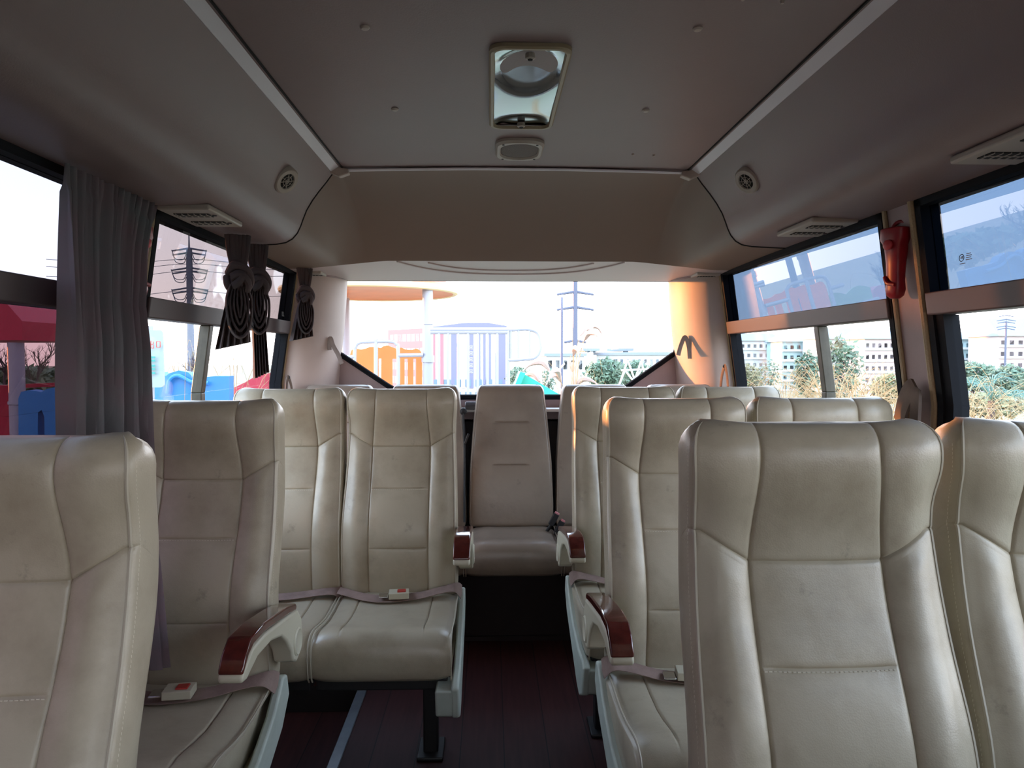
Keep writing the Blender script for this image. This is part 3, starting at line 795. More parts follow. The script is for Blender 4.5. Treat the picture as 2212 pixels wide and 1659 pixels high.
# rectangular vents under the coves
def slot_vent(loc, lab, w_=.13, l_=.22, rz=0, first=[None]):
    if first[0] is None:
        t = thing('slot_vent', lab, 'air vent', loc, rz, 'rectangular vents under the ceiling coves')
        b = MB(); b.box((0, 0, -.005), (.135, .25, .016)); b.build('vent_plate', M['vent'], t, bevel=.005)
        for yy in (-.055, .055):
            b = MB(); b.box((0, yy, -.0135), (.092, .040, .003)); o = b.build('louvre', M['dark'], t)
            c = MB()
            for k in range(6): c.box((-.040+k*.016, yy, -.0148), (.0018, .040, .003))
            c.box((0, yy, -.015), (.092, .002, .003)); c.build('louvre_slat', M['vent'], o)
            d = MB(); d.lathe([(.006, 0), (.006, -.003)], (.055, yy, -.0128), n=10); d.build('vent_knob', M['frame'], t)
        first[0] = t
    else:
        t = copy_tree(first[0]); t.location = loc; t.rotation_euler = (0, 0, rz)
        tag(t, lab, 'air vent', 'rectangular vents under the ceiling coves')
    return t
slot_vent((-.885, 2.00, 1.612), 'rectangular air vent above the left rear window, beside the grey curtain')
slot_vent((.885, 2.12, 1.612), 'rectangular air vent above the right rear window')
slot_vent((.885, 1.27, 1.612), 'rectangular air vent cut off by the right edge of the photo')
slot_vent((-.90, 3.30, 1.601), 'small rear corner air vent above the left pillar').scale = (.8, .75, 1)
slot_vent((.90, 3.30, 1.601), 'small rear corner air vent above the orange lit pillar').scale = (.8, .75, 1)

# ------------------------------------------------------------------ curtains
t = thing('window_curtain', 'long grey pleated curtain hanging open at the left window pillar', 'curtain', (-.95, 1.64, 1.6))
mb = MB(); rows = []
NZ, NY = 60, 150
for i in range(NZ+1):
    v = i/NZ; z = lerp(1.602, .55, v); row_ = []
    yl = interp([(0, 1.435), (.2, 1.45), (.5, 1.475), (1, 1.46)], v)
    yr = interp([(0, 1.835), (.12, 1.775), (.35, 1.725), (.5, 1.675), (.75, 1.575), (1, 1.53)], v)
    xl = interp([(0, -.935), (.5, -.965), (1, -.97)], v); xr = interp([(0, -.935), (.25, -.935), (.5, -.895), (.8, -.835), (1, -.80)], v)
    for j in range(NY+1):
        u = j/NY; a_ = .010+.012*min(1, v*3)
        ph = u*64+2.6*math.sin(u*5+1)+.7*math.sin(v*3+u*9)
        f_ = 1.1*a_*(2*abs(math.sin(ph/2))**.7-1)+.45*a_*math.sin(ph*2.3+1.7+v*2)
        if v < .05: f_ = .5*f_+.006*math.sin(u*120)
        row_.append((lerp(xl, xr, u)-.95*0+.95+f_*.8, lerp(yl, yr, u)-1.64+.010*math.sin(ph*.5+v*2), z-1.6))
    rows.append(row_)
mb.grid(rows, th=.0015, thv=(1, 0, 0)); mb.build('curtain_panel', M['curtain'], t, smooth=80)
mb = MB(); mb.tube([(.0, -.215, .012), (.0, .22, .012)], .003, 8); mb.build('curtain_rail', M['steel'], t)

def knot(loc, lab, tail=0, s=1.0, seed=1):
    rnd = random.Random(seed)
    t = thing('knotted_curtain', lab, 'curtain', loc, R(-64), 'curtains knotted up at the left rear window'); t.scale = (s, s*.74, s)
    # gathered top strap: pleats
    b = MB()
    for k in range(6):
        o_ = (k-2.5)*.011
        b.tube(bez([(0, o_*1.5, .0), (.006*rnd.uniform(-1, 1), o_*1.25, -.045), (0, o_*.9, -.09), (0, o_*1.0, -.12)], 6), .010, 7, flat=.7)
    b.build('gathered_strap', M['knot'], t)
    b = MB()
    b.tube(bez([(-.01, -.035, -.115), (.02, -.02, -.095), (.025, .015, -.10), (.012, .042, -.125), (-.01, .035, -.15), (-.02, .0, -.165), (.0, -.036, -.15), (-.012, -.040, -.125)], 7), [.018]*50, 10, flat=.8)
    b.tube(bez([(.02, -.03, -.13), (.032, .0, -.12), (.028, .03, -.14), (.01, .03, -.165)], 6), .014, 9)
    b.tube(bez([(.02, .028, -.105), (.038, .004, -.135), (.024, -.025, -.155)], 6), .012, 9)
    b.ball((0, 0, -.135), (.026, .036, .030), 14)
    b.build('knot', M['knot'], t)
    for k in range(4):
        b = MB(); w_ = .046-.0125*k; dp = -.305+.020*k
        b.tube(bez([(.008-.004*k, -w_*.7, -.15), (.012, -w_*1.05, -.20), (.012, -w_*.8, dp+.03), (.012, 0, dp), (.012, w_*.8, dp+.03), (.012, w_*1.0, -.20), (.006, w_*.6, -.15)], 7), .0052, 8, flat=2.6, up=(1, 0, 0))
        b.build('hanging_loop', M['knot'], t)
    b = MB(); rows = []
    ln = -.33 if not tail else tail
    for i in range(13):
        v = i/12; row_ = []
        for j in range(31):
            u = j/30*2-1; ww = lerp(.030, .070, v) if not tail else lerp(.026, .034, v)
            row_.append((-.022+.013*math.sin(u*17+seed)*(.5+v), u*ww+(-.02*v if not tail else .012*v), lerp(-.14, ln+.012*u, v)))
        rows.append(row_)
    b.grid(rows, th=.003, thv=(1, 0, 0)); b.build('curtain_tail', M['knot'], t, smooth=80)
def onwall(px, py, x): 
    r = at(px, py, 1)-CAM; return CAM+r*((x-CAM.x)/r.x)
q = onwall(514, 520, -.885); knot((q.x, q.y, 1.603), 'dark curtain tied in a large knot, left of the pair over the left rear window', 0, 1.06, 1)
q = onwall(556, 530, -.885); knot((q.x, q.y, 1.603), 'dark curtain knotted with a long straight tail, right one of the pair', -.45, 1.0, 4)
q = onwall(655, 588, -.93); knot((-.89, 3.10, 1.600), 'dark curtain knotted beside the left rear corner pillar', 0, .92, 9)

def tie(name, loc, pts, lab, w_=.010, grp=None, wv=None):
    t = thing(name, lab, 'tie strap', loc, 0, grp)
    b = MB(); P = bez(pts, 8); b.tube(P, w_, 8, flat=.35, up=wv or (0, 1, 0)); b.build('strap_loop', M['strap'] if wv else M['strap_pale'], t)
    b = MB(); b.lathe([(.009, 0), (.009, .006), (.004, .008)], pts[len(pts)//2], 'y', 10); b.build('strap_button', M['steel'], t)
tie('curtain_tieback', (-.835, 3.36, 1.27), [(-.01, 0, -.02), (-.012, -.004, .01), (-.004, -.006, .035), (.008, -.006, .0), (.030, -.008, -.04), (.048, -.01, -.085)], 'pale strap loop at the left lower corner of the rear window')
tie('curtain_tieback', (.835, 3.36, 1.27), [(.024, 0, -.06), (.016, -.004, .0), (-.002, -.006, .042), (-.022, -.006, .0), (-.034, -.008, -.045)], 'pale strap loop at the right lower corner of the rear window, on the orange pillar')
q = onwall(635, 830, -1.0); tie('curtain_tieback', (q.x, 3.20, q.z), [(.004, -.03, -.07), (.004, -.02, .0), (.006, -.005, .035), (.012, .02, .0), (.016, .03, -.07)], 'dark strap loop above the window seat at the left rear window', wv=(1, 0, 0), w_=.012)
q = onwall(1552, 800, .98); tie('curtain_tieback', (.985, 3.20, q.z), [(-.004, -.035, -.09), (-.006, -.02, -.02), (-.01, .0, .02), (-.016, .02, -.02), (-.018, .035, -.09)], 'orange-lit strap loop beside the right rear corner pillar', wv=(1, 0, 0), w_=.013)
t = thing('curtain_tieback', 'large dark grey-brown strap loop on the right window pillar below the red torch', 'tie strap', (1.02, 1.80, 1.09))
b = MB()
b.strip(bez([(-.005, .085, -.055), (-.012, .055, .0), (-.016, .02, .040), (-.012, .0, .052)], 8), (0.002, .022, .02), .008); 
b.strip(bez([(-.010, .005, .052), (-.022, -.018, .030), (-.026, -.022, -.04), (-.024, -.020, -.12)], 8), (.004, .024, .006), .008); b.build('strap_loop', M['strap'], t)

# red emergency torches
def torch(loc, lab, rz, rx):
    t = thing('emergency_torch', lab, 'torch', loc, 0, 'red emergency torches'); t.rotation_euler = (rx, 0, rz)
    b = MB()   # local: x out of the wall, y along bus, z up
    sec = [(.090, .030, .026), (.088, .036, .030), (.060, .036, .030), (.045, .026, .024), (.0, .021, .020), (-.045, .020, .018), (-.068, .022, .020), (-.084, .018, .017), (-.092, .009, .010)]
    vs = []; n = 16
    for z_, ry, rx_ in sec:
        for k in range(n):
            q_ = 2*math.pi*k/n; c_, s_ = math.cos(q_), math.sin(q_)
            vs.append((.022+rx_*abs(c_)**.6*(1 if c_ > 0 else -1), ry*abs(s_)**.6*(1 if s_ > 0 else -1), z_))
    b.add(vs, [(i*n+k, i*n+(k+1) % n, (i+1)*n+(k+1) % n, (i+1)*n+k) for i in range(len(sec)-1) for k in range(n)]+[list(range(n)), [(len(sec)-1)*n+k for k in range(n)]])
    b.build('torch_body', M['red'], t, smooth=45, bevel=.002)
    b = MB(); b.lathe([(.013, 0), (.013, .004), (.009, .007)], (.051, 0, .045), 'x', 18); b.build('push_button', M['red2'], t)
    b = MB(); b.tube([(.01, .022*math.cos(R(a_)), .088+.020*math.sin(R(a_))) for a_ in range(0, 181, 20)], .005, 7); b.build('hanging_ring', M['red'], t)
    b = MB(); b.tube(bez([(.040, -.018, -.035), (.045, -.006, -.052), (.044, .016, -.058)]), .005, 7); b.build('clip', M['red'], t)
torch((.982, 1.83, 1.462), 'red plastic emergency torch clipped to the right window pillar', R(200), R(0))
torch((-.985, 1.798, 1.455), 'red plastic emergency torch barely showing past the grey curtain', R(-15), 0)

# ------------------------------------------------------------------ outside
mb = MB(); rows = []
for i in range(25):
    r_ = [0, 3, 6, 9, 12, 14, 17, 20, 25, 30, 35, 40, 50, 60, 80, 100, 130, 160, 200, 240, 300, 360, 450, 600, 900][i]
    z_ = -.80 if r_ < 14 else lerp(-.80, -9.0, min(1, (r_-14)/60))
    rows.append([(r_*math.cos(2*math.pi*k/48), r_*math.sin(2*math.pi*k/48), z_+.05*mnoise.noise(Vector((r_, k, 0)))) for k in range(49)])
mb.grid(rows, th=-.3); struct(mb.build('ground', M['ground']))
GZ = -.80
# orange tower roof with posts
c = at(800, 636, 8.0)
t = thing('playground_tower', 'orange round-roofed playground tower on grey posts behind the rear window', 'playground tower', (c.x, c.y, GZ))
zr = c.z-GZ
mb = MB(); mb.lathe([(.02, .05), (.88, .02), (.945, .0), (.955, .03), (.92, .09), (.68, .26), (.35, .42), (.03, .50)], (0, 0, zr), n=40); mb.build('tower_roof', M['orange'], t, smooth=30)
mb = MB(); mb.tube([(.95*math.cos(2*math.pi*k/40), .95*math.sin(2*math.pi*k/40), zr+.03) for k in range(40)], .035, 8, True); mb.build('roof_rim', M['yellow'], t)
pa = at(924, 700, 7.45); pbx = at(741, 700, 8.6)
for p in (pa, pbx):
    mb = MB(); x_, y_ = p.x-c.x, p.y-c.y; mb.rod((x_, y_, 0), (x_, y_, zr+.02), .055, 16); o = mb.build('post', M['pipe'], t)
    mb = MB(); zc = 1.22+(770-695)/F*p.y-GZ; mb.lathe([(.064, -.03), (.064, .03)], (x_, y_, zc), n=16); mb.lathe([(.068, -.035), (.068, .035)], (x_, y_, 1.22+(770-775)/F*p.y-GZ), n=16); mb.build('post_clamp', M['pipe'], o)
# rail frame A and orange panel
def P3(px, py, D): p = at(px, py, D); return p
t = thing('guard_rail', 'grey arched pipe rail in front of the orange panel, left of the thick post', 'railing', P3(820, 780, 7.4)); o0 = t.location.copy()
def rods(name, lst, r, mat=None, par=None, off=None):
    for a_ in lst:
        b = MB(); b.tube([Vector(q)-off for q in a_], r, 8); b.build(name, mat or M['pipe'], par)
D = 7.4
rods('rail', [bez([P3(766, 900, D), P3(766, 770, D), P3(768, 750, D), P3(778, 740, D), P3(810, 738, D), P3(845, 738, D), P3(856, 744, D), P3(860, 760, D), P3(860, 900, D)], 5)], .019, None, t, o0)
rods('rail', [[P3(812, 733, D), P3(812, 900, D)], [P3(735, 771, D), P3(766, 771, D)], [P3(860, 768, D), P3(914, 767, D)]], .021, None, t, o0)
t = thing('playground_barrier', 'orange wavy-topped playground panel behind the arched rail', 'playground barrier', P3(835, 800, 7.7)); o0 = t.location.copy(); D = 7.7
def panel(pix, D, th, mat, par, off, name='panel_board'):
    b = MB(); p = [P3(x_, y_, D)-off for x_, y_ in pix]; b.prism([(q.x, q.z) for q in p], 'y', p[0].y-th/2, p[0].y+th/2); return b.build(name, mat, par, smooth=0)
top = [(757, 765), (760, 756), (767, 752), (780, 755), (790, 753), (800, 749), (815, 750), (823, 752), (828, 748), (838, 746), (848, 750), (856, 753), (868, 751), (876, 755), (890, 756), (900, 753), (908, 757), (912, 764)]
panel(top+[(912, 775), (757, 775)], D, .04, M['orange'], t, o0)
for x0, x1 in ((757, 818), (824, 848), (862, 874), (881, 893), (899, 912)):
    panel([(x0, 775), (x1, 775), (x1, 905), (x0, 905)], D, .04, M['orange'], t, o0, 'slat')
# railing B
t = thing('guard_rail', 'long grey railing with round end behind the rear window', 'railing', P3(1040, 780, 7.0)); o0 = t.location.copy(); D = 7.0
rods('rail', [bez([P3(930, 712, D), P3(1000, 712, D), P3(1100, 712, D), P3(1140, 711, D), P3(1160, 718, D), P3(1167, 735, D), P3(1166, 755, D), P3(1155, 772, D), P3(1130, 776, D), P3(1098, 778, D)], 5)], .020, None, t, o0)
rods('rail', [[P3(930, 718, D), P3(1098, 718, D)], [P3(930, 868, D), P3(1098, 868, D)], [P3(1098, 712, D), P3(1098, 900, D)]], .017, None, t, o0)
rods('baluster', [[P3(x_, 714, D), P3(x_, 900, D)] for x_ in (948, 968, 990, 1011, 1032, 1053, 1074)]+[[P3(x_, 713, D), P3(x_, 776, D)] for x_ in (1104, 1120, 1144)], .014, None, t, o0)
# buildings behind
def windows(par, off, origin, ux, n, m, w_, h_, dx, dz, mat, name='window', skip=None):
    src = None
    for i in range(n):
        for j in range(m):
            if skip and skip(i, j): continue
            p = Vector(origin)+Vector(ux)*(i*dx)+Vector((0, 0, 1))*(j*dz)-off
            if src is None:
                b = MB(); a_ = Vector(ux); nn = Vector((a_.y, -a_.x, 0))
                vs = []
                for k in (0, -.25):
                    for sx_, sz_ in ((-.5, -.5), (.5, -.5), (.5, .5), (-.5, .5)): vs.append(a_*(sx_*w_)+Vector((0, 0, sz_*h_))+nn*k)
                b.add(vs, [(0, 1, 2, 3), (7, 6, 5, 4), (0, 4, 5, 1), (1, 5, 6, 2), (2, 6, 7, 3), (3, 7, 4, 0)])
                src = b.build(name, mat, par, smooth=0); src.location = p
            else:
                c_ = src.copy(); COL.objects.link(c_); c_.parent = par; c_.location = p
D = 180
a_ = P3(838, 713, 205); b_ = P3(925, 702, 190)
t = thing('brick_building', 'red brick building with rows of windows, left of the thick playground post', 'building', (a_.x, a_.y, -9)); off = t.location.copy()
ux = Vector((b_.x-a_.x, b_.y-a_.y, 0)).normalized(); W_ = (Vector((b_.x-a_.x, b_.y-a_.y, 0))).length
mb = MB(); dpt = Vector((-ux.y, ux.x, 0))*12
mb.add([p for z_ in (0, a_.z+9) for p in ((0, 0, z_), (ux.x*W_, ux.y*W_, z_), (ux.x*W_+dpt.x, ux.y*W_+dpt.y, z_), (dpt.x, dpt.y, z_))], [(0, 1, 2, 3), (4, 7, 6, 5), (0, 4, 5, 1), (1, 5, 6, 2), (2, 6, 7, 3), (3, 7, 4, 0)])
mb.build('wall', M['brick'], t, smooth=0)
windows(t, off, Vector((a_.x, a_.y, a_.z-2.4))+ux*2, ux, 9, 4, 1.6, 2.0, W_/9.3, -3.9, M['facade'])
D = 150
a_ = P3(930, 702, D); b_ = P3(1095, 699, D)
t = thing('office_building', 'tall dark building with vertical stripes and a white sign behind the long railing', 'building', (a_.x, a_.y, -9)); off = t.location.copy(); H_ = a_.z+9; W_ = b_.x-a_.x
mb = MB(); mb.box((W_/2, 6, H_/2), (W_, 12, H_)); mb.build('wall', M['facade'], t, smooth=0)
mb = MB(); mb.prism([(0, H_-.5), (W_*.4, H_+.4), (W_*.75, H_+.5), (W_, H_-.2), (W_, H_-1.3), (0, H_-1.3)], 'y', -.4, 12); mb.build('roof', M['slate'], t, smooth=0)
for x0, x1, mt in ((.02, .06, 'brick'), (.12, .17, 'brick'), (.27, .36, 'slate'), (.40, .46, 'facade_pink'), (.50, .56, 'slate'), (.62, .65, 'slate'), (.69, .72, 'slate'), (.76, .79, 'slate'), (.85, .98, 'slate')):
    mb = MB(); mb.box((W_*(x0+x1)/2, -.1, H_*.56), (W_*(x1-x0), .3, H_*.70)); mb.build('facade_stripe', M[mt], t, smooth=0)
for k in range(5):
    mb = MB(); x_, z_ = W_*.53, H_*.72-k*1.25
    for q in ((0, .3, .7, .12), (0, -.05, .6, .12), (0, -.35, .75, .12), (-.22, 0, .12, .8), (.2, -.05, .12, .6)): mb.box((x_+q[0], -.3, z_+q[1]), (q[2], .1, q[3]))
    mb.build('sign_character', M['white'], t, smooth=0)
windows(t, off, (a_.x+W_*.08, a_.y-.3, a_.z-12.2), Vector((1, 0, 0)), 7, 2, 1.3, 1.5, W_/7.3, -2.6, M['window'])
# long white buildings to the right
def block(px0, px1, pyt, D, lab, mat, nw, nf, dzf, roof=None, wm='window', D2=None, base=-9, hip=0, name='apartment_block', balc=False):
    a_ = P3(px0, pyt, D); b_ = P3(px1, pyt, D2 or D)
    t = thing(name, lab, 'building', (a_.x, a_.y, base)); off = t.location.copy()
    ux = Vector((b_.x-a_.x, b_.y-a_.y, 0)); W_ = ux.length; ux.normalize(); dp = Vector((-ux.y, ux.x, 0))*12; H_ = a_.z-base
    q = lambda s_, d_, z_: (ux.x*s_+dp.x*d_, ux.y*s_+dp.y*d_, z_)
    mb = MB(); mb.add([q(0, 0, 0), q(W_, 0, 0), q(W_, 1, 0), q(0, 1, 0), q(0, 0, H_), q(W_, 0, H_), q(W_, 1, H_), q(0, 1, H_)], [(0, 1, 2, 3), (4, 7, 6, 5), (0, 4, 5, 1), (1, 5, 6, 2), (2, 6, 7, 3), (3, 7, 4, 0)]); mb.build('wall', M[mat], t, smooth=0)
    if roof:
        e_ = .8; mb = MB(); h = roof
        mb.add([q(-e_, -.08, H_), q(W_+e_, -.08, H_), q(W_+e_, 1.08, H_), q(-e_, 1.08, H_), q(W_*.06+hip, .5, H_+h), q(W_*.94-hip, .5, H_+h)], [(0, 1, 2, 3), (0, 4, 5, 1), (1, 5, 2), (2, 5, 4, 3), (3, 4, 0)]); mb.build('roof', M['roof'], t, smooth=0)
    else:
        mb = MB(); mb.add([q(-.4, -.04, H_-.5), q(W_+.4, -.04, H_-.5), q(W_+.4, 1, H_-.5), q(-.4, 1, H_-.5), q(-.4, -.04, H_), q(W_+.4, -.04, H_), q(W_+.4, 1, H_), q(-.4, 1, H_)], [(0, 1, 2, 3), (4, 7, 6, 5), (0, 4, 5, 1), (1, 5, 6, 2), (2, 6, 7, 3), (3, 7, 4, 0)]); mb.build('parapet', M['roof'], t, smooth=0)
    dx = W_/nw
    windows(t, off, a_-Vector((0, 0, dzf*.62))+ux*dx*.5, ux, nw, nf, dx*.5, dzf*.48, dx, -dzf, M[wm])
    if balc:
        for j in range(nf):
            mb = MB(); z_ = H_-dzf*(j+.98); mb.add([q(0, -.05, z_), q(W_, -.05, z_), q(W_, 0, z_), q(0, 0, z_), q(0, -.05, z_+dzf*.22), q(W_, -.05, z_+dzf*.22), q(W_, 0, z_+dzf*.22), q(0, 0, z_+dzf*.22)], [(0, 1, 2, 3), (4, 7, 6, 5), (0, 4, 5, 1), (1, 5, 6, 2), (2, 6, 7, 3), (3, 7, 4, 0)]); mb.build('balcony_band', M['facade'], t, smooth=0)
    return t
block(1180, 1262, 763, 120, 'low white building behind the steel poles in the rear window', 'facade', 5, 1, 3.2)
block(1288, 1440, 761, 125, 'long low white building behind the trees in the rear window', 'facade', 12, 2, 3.2, D2=118)
block(1264, 1290, 752, 123, 'small white rooftop house right of the pylon', 'facade', 2, 1, .9, base=2.05, name='rooftop_house')
block(1340, 1363, 752, 124, 'tiny rooftop hut on the long low white building', 'facade', 1, 1, 1.0, base=2.3, name='rooftop_house')
block(1572, 1690, 736, 225, 'white apartment block at the left end of the right rear window', 'facade', 9, 5, 3.0, roof=2.5, balc=True)
block(1690, 1775, 738, 210, 'white apartment block with teal tint at the window divider', 'facade_teal', 6, 5, 3.0, roof=2.0, balc=True)
block(1775, 1868, 732, 196, 'white apartment block behind the tall tree', 'facade', 7, 5, 3.0, roof=3.2, balc=True)
block(1868, 1960, 732, 182, 'pinkish apartment block left of the red torch', 'facade_pink', 7, 5, 3.0, roof=3.0, balc=True)
block(2040, 2158, 733, 200, 'teal and white apartment block in the right front window', 'facade_teal', 8, 5, 3.0, roof=2.2, balc=True)
block(2158, 2290, 726, 184, 'pinkish apartment block cut off by the right edge', 'facade_pink', 7, 5, 3.0, roof=5.0, balc=True)
# pylons and poles
def pylon(px, pyt, D, arms, lab, hw, r_, cat='power pylon', wires=False, up=0, af=.3):
    p = P3(px, pyt, D); t = thing('power_pylon', lab, cat, (p.x, p.y, -9)); H_ = p.z+9+up
    mb = MB(); mb.tube([(0, 0, 0), (0, 0, H_*.85), (0, 0, H_*.93), (0, 0, H_*.935), (0, 0, H_)], [r_*1.2, r_, r_*.9, r_*.3, r_*.2], 8); mb.build('mast', M['pole'], t)
    for py, k in arms:
        z_ = P3(px, py, D).z+9; s = hw*k
        for sg in (-1, 1):
            b = MB(); b.tube([(0, 0, z_+s*.10), (sg*s, 0, z_-s*.06)], [r_*af, r_*af*.75], 6); b.build('cross_arm', M['pole'], t)
            if wires:
                b = MB(); b.tube(bez([(sg*s, 0, z_), (sg*s*.8, 0, z_-s*.5), (sg*s*.35, 0, z_-s*.55), (sg*r_, 0, z_-s*.25)], 5), r_*.12, 5); b.build('jumper_cable', M['pole'], t)
pylon(1243, 560, 150, [(572, 1), (602, 1), (634, 1), (667, 1), (738, .6)], 'grey pylon with cross arms behind the rear window', 3.9, .52, af=.6)
pylon(1214, 614, 60, [], 'thin pole with a lamp head left of the pylon in the rear window', 1, .10, 'pole')
pylon(408, 505, 80, [(540, 1), (549, .95), (582, 1.05), (589, 1), (625, 1.05), (632, 1)], 'dark power pylon with six arms in the upper left rear window', 1.9, .36, wires=True)
pylon(2174, 682, 170, [(683, .8), (692, 1), (697, .9), (706, 1), (711, .9)], 'distant pylon between the apartment blocks in the right front window', 2.4, .22, af=.6)
pylon(2074, 708, 260, [(712, 1)], 'small distant mast above the teal apartment block', 1.1, .15)
for i, (py, s_) in enumerate(((560, .0), (570, .01), (585, .02), (628, .015))):
    a_ = P3(100, py+60*s_*10, 82); b_ = P3(408, py, 80); c_ = P3(720, py+8, 78)
    b = MB(); b.tube(bez([a_, (a_+b_)/2-Vector((0, 0, .5)), b_, (b_+c_)/2-Vector((0, 0, .4)), c_], 6), .03, 4)
    tag(b.build('power_line', M['pole']), 'thin power line crossing the sky behind the left windows', 'power line', 'power lines behind the left windows')

# trees and plants
def foliage(n, rad, mb, c, lf, rnd):
    for k in range(n):
        while True:
            p = Vector((rnd.uniform(-1, 1), rnd.uniform(-1, 1), rnd.uniform(-1, 1)))
            if p.length < 1 and p.length > .35: break
        bump = .82+.35*mnoise.noise(p*2.5+Vector(c))
        q = Vector(c)+Vector((p.x*rad[0], p.y*rad[1], p.z*rad[2]))*bump
        a_ = Vector((rnd.uniform(-1, 1), rnd.uniform(-1, 1), rnd.uniform(-1, 1))).normalized()*lf*rnd.uniform(.6, 1.3); b_ = a_.orthogonal().normalized()*lf*.5
        mb.add([q-a_, q+b_, q+a_, q-b_], [(0, 1, 2, 3)])
def tree(px, pyt, pyb, D, wpx, lab, mat='leaf', n=1500, lf=None, name='leafy_tree', seed=0, gz=None):
    rnd = random.Random(seed); s_ = D/F; top = P3(px, pyt, D); bot = P3(px, pyb, D)
    gz = gz if gz is not None else bot.z-.5
    t = thing(name, lab, 'tree', (top.x, top.y, gz), 0)
    hz = (top.z-bot.z)/2; c = (0, 0, (top.z+bot.z)/2-gz); rx = wpx*s_/2
    mb = MB(); foliage(n, (rx, rx*.8, hz), mb, c, lf or rx*.10, rnd); mb.build('foliage', M[mat], t, smooth=0)
    mb = MB(); mb.tube([(0, 0, 0), (rx*.05, 0, c[2]*.5), (0, 0, c[2])], [rx*.08, rx*.06, rx*.03], 7)
    for k in range(5):
        a_ = rnd.uniform(0, 6.28); mb.tube([(0, 0, c[2]*.6), (math.cos(a_)*rx*.5, math.sin(a_)*rx*.4, c[2]+hz*rnd.uniform(-.2, .6))], [rx*.03, rx*.01], 5)
    mb.build('trunk', M['bark'], t)
tree(1310, 768, 850, 30, 110, 'bushy tree at the centre right of the rear window', seed=1)
tree(1372, 772, 850, 32, 90, 'round bushy tree behind the white climbing frame', seed=2)
tree(1420, 790, 860, 30, 60, 'bush beside the right lower corner of the rear window', seed=3, n=700)
tree(1118, 786, 850, 40, 60, 'green tree below the round end of the long railing', seed=4, n=800)
tree(1185, 790, 850, 38, 50, 'small green tree right of the long railing', seed=5, n=700)
tree(1612, 780, 860, 24, 85, 'yellow-green bush at the left end of the right rear window', 'leaf2', seed=6)
tree(1660, 770, 870, 28, 70, 'thin green tree right of the yellow-green bush', seed=7, n=600)
tree(1745, 745, 870, 22, 70, 'loose tree behind the window divider', seed=8, n=700, lf=.10)
tree(1815, 712, 900, 20, 115, 'tall loose green tree right of the window divider', seed=9, n=1300, lf=.09)
tree(1920, 800, 880, 16, 90, 'olive bush beside the right window pillar', 'leaf2', seed=10, n=900, lf=.06)
tree(2100, 775, 850, 40, 120, 'dark rounded tree before the teal apartment block', seed=11, n=1500)
tree(2185, 780, 860, 36, 110, 'dark rounded tree behind the palm', seed=12, n=1500)
tree(2060, 790, 880, 22, 60, 'dry brownish bush at the edge of the right front window', 'leaf2', seed=13, n=900, lf=.07)
tree(2140, 842, 905, 15, 230, 'low scrub in front of the palm in the right front window', 'leaf2', seed=15, n=1400, lf=.07, name='scrub_bush')
tree(2230, 790, 880, 28, 90, 'bush cut off by the right edge of the photo', seed=14, n=900)
def grass(px, py, D, n, h, lab, mat='straw', spread=.35, name='tall_grass', seed=0, plume=False, cat='grass', gz=GZ):
    rnd = random.Random(seed); p = P3(px, py, D); t = thing(name, lab, cat, (p.x, p.y, gz)); top = p.z-gz
    mb = MB(); mp = MB()
    for k in range(n):
        a_ = rnd.uniform(0, 6.28); r_ = rnd.uniform(.1, 1)*spread; hh = top*rnd.uniform(.65, 1.05)
        b0 = Vector((math.cos(a_)*r_*.3, math.sin(a_)*r_*.3, 0)); b2 = Vector((math.cos(a_)*r_*1.6, math.sin(a_)*r_*1.6, hh)); b1 = Vector((math.cos(a_)*r_*.5, math.sin(a_)*r_*.5, hh*.75))
        pts = bez([b0, b1, b2, b2+Vector((math.cos(a_)*.3*spread, math.sin(a_)*.3*spread, -hh*.12))], 4)
        mb.tube(pts, [max(.002, .006*(1-i/len(pts)))*D/10 for i in range(len(pts))], 4)
        if plume and k % 2 == 0:
            q = pts[-5]; mp.tube(bez([q, q+Vector((math.cos(a_)*.10, math.sin(a_)*.1, .10)), q+Vector((math.cos(a_)*.28, math.sin(a_)*.28, .06)), q+Vector((math.cos(a_)*.42, math.sin(a_)*.42, -.08))], 4), [.01, .025, .035, .04, .04, .035, .03, .02, .012, .01, .006, .004, .003], 6)
    mb.build('blades', M[mat], t)
    if plume: mp.build('plume', M['plume'], t)
grass(1238, 700, 9.5, 16, 2, 'tall pampas grass with pink plumes in the rear window', 'straw', .25, 'pampas_grass', 1, True)
grass(1222, 780, 9, 10, 1, 'shorter pampas grass below the pylon in the rear window', 'straw', .3, 'pampas_grass', 2, True)
for i, (px, py, D, lab) in enumerate(((1700, 815, 9, 'dry reeds at the bottom of the right rear window, left part'), (1795, 790, 8, 'dry reeds just right of the window divider'), (1850, 815, 8, 'dry reeds low in the right rear window'), (1915, 805, 7, 'dry reeds next to the right window pillar'), (2080, 830, 8, 'dry reeds left of the palm'), (2190, 868, 8, 'low dry reeds in front of the palm'))):
    grass(px, py, D, 110, 1, lab, 'straw', .75 if i < 4 else 1.0, 'tall_grass', 20+i)
for i, (px, py, D, lab) in enumerate(((392, 735, 7, 'bare reeds in the left rear window beside the exit sign'), (505, 730, 8, 'tall dry reeds between the knotted curtains and the red slide'), (560, 790, 9, 'low dry reeds before the red slide'))):
    grass(px, py, D, 16, 1, lab, 'straw', .5, 'tall_grass', 40+i, False)
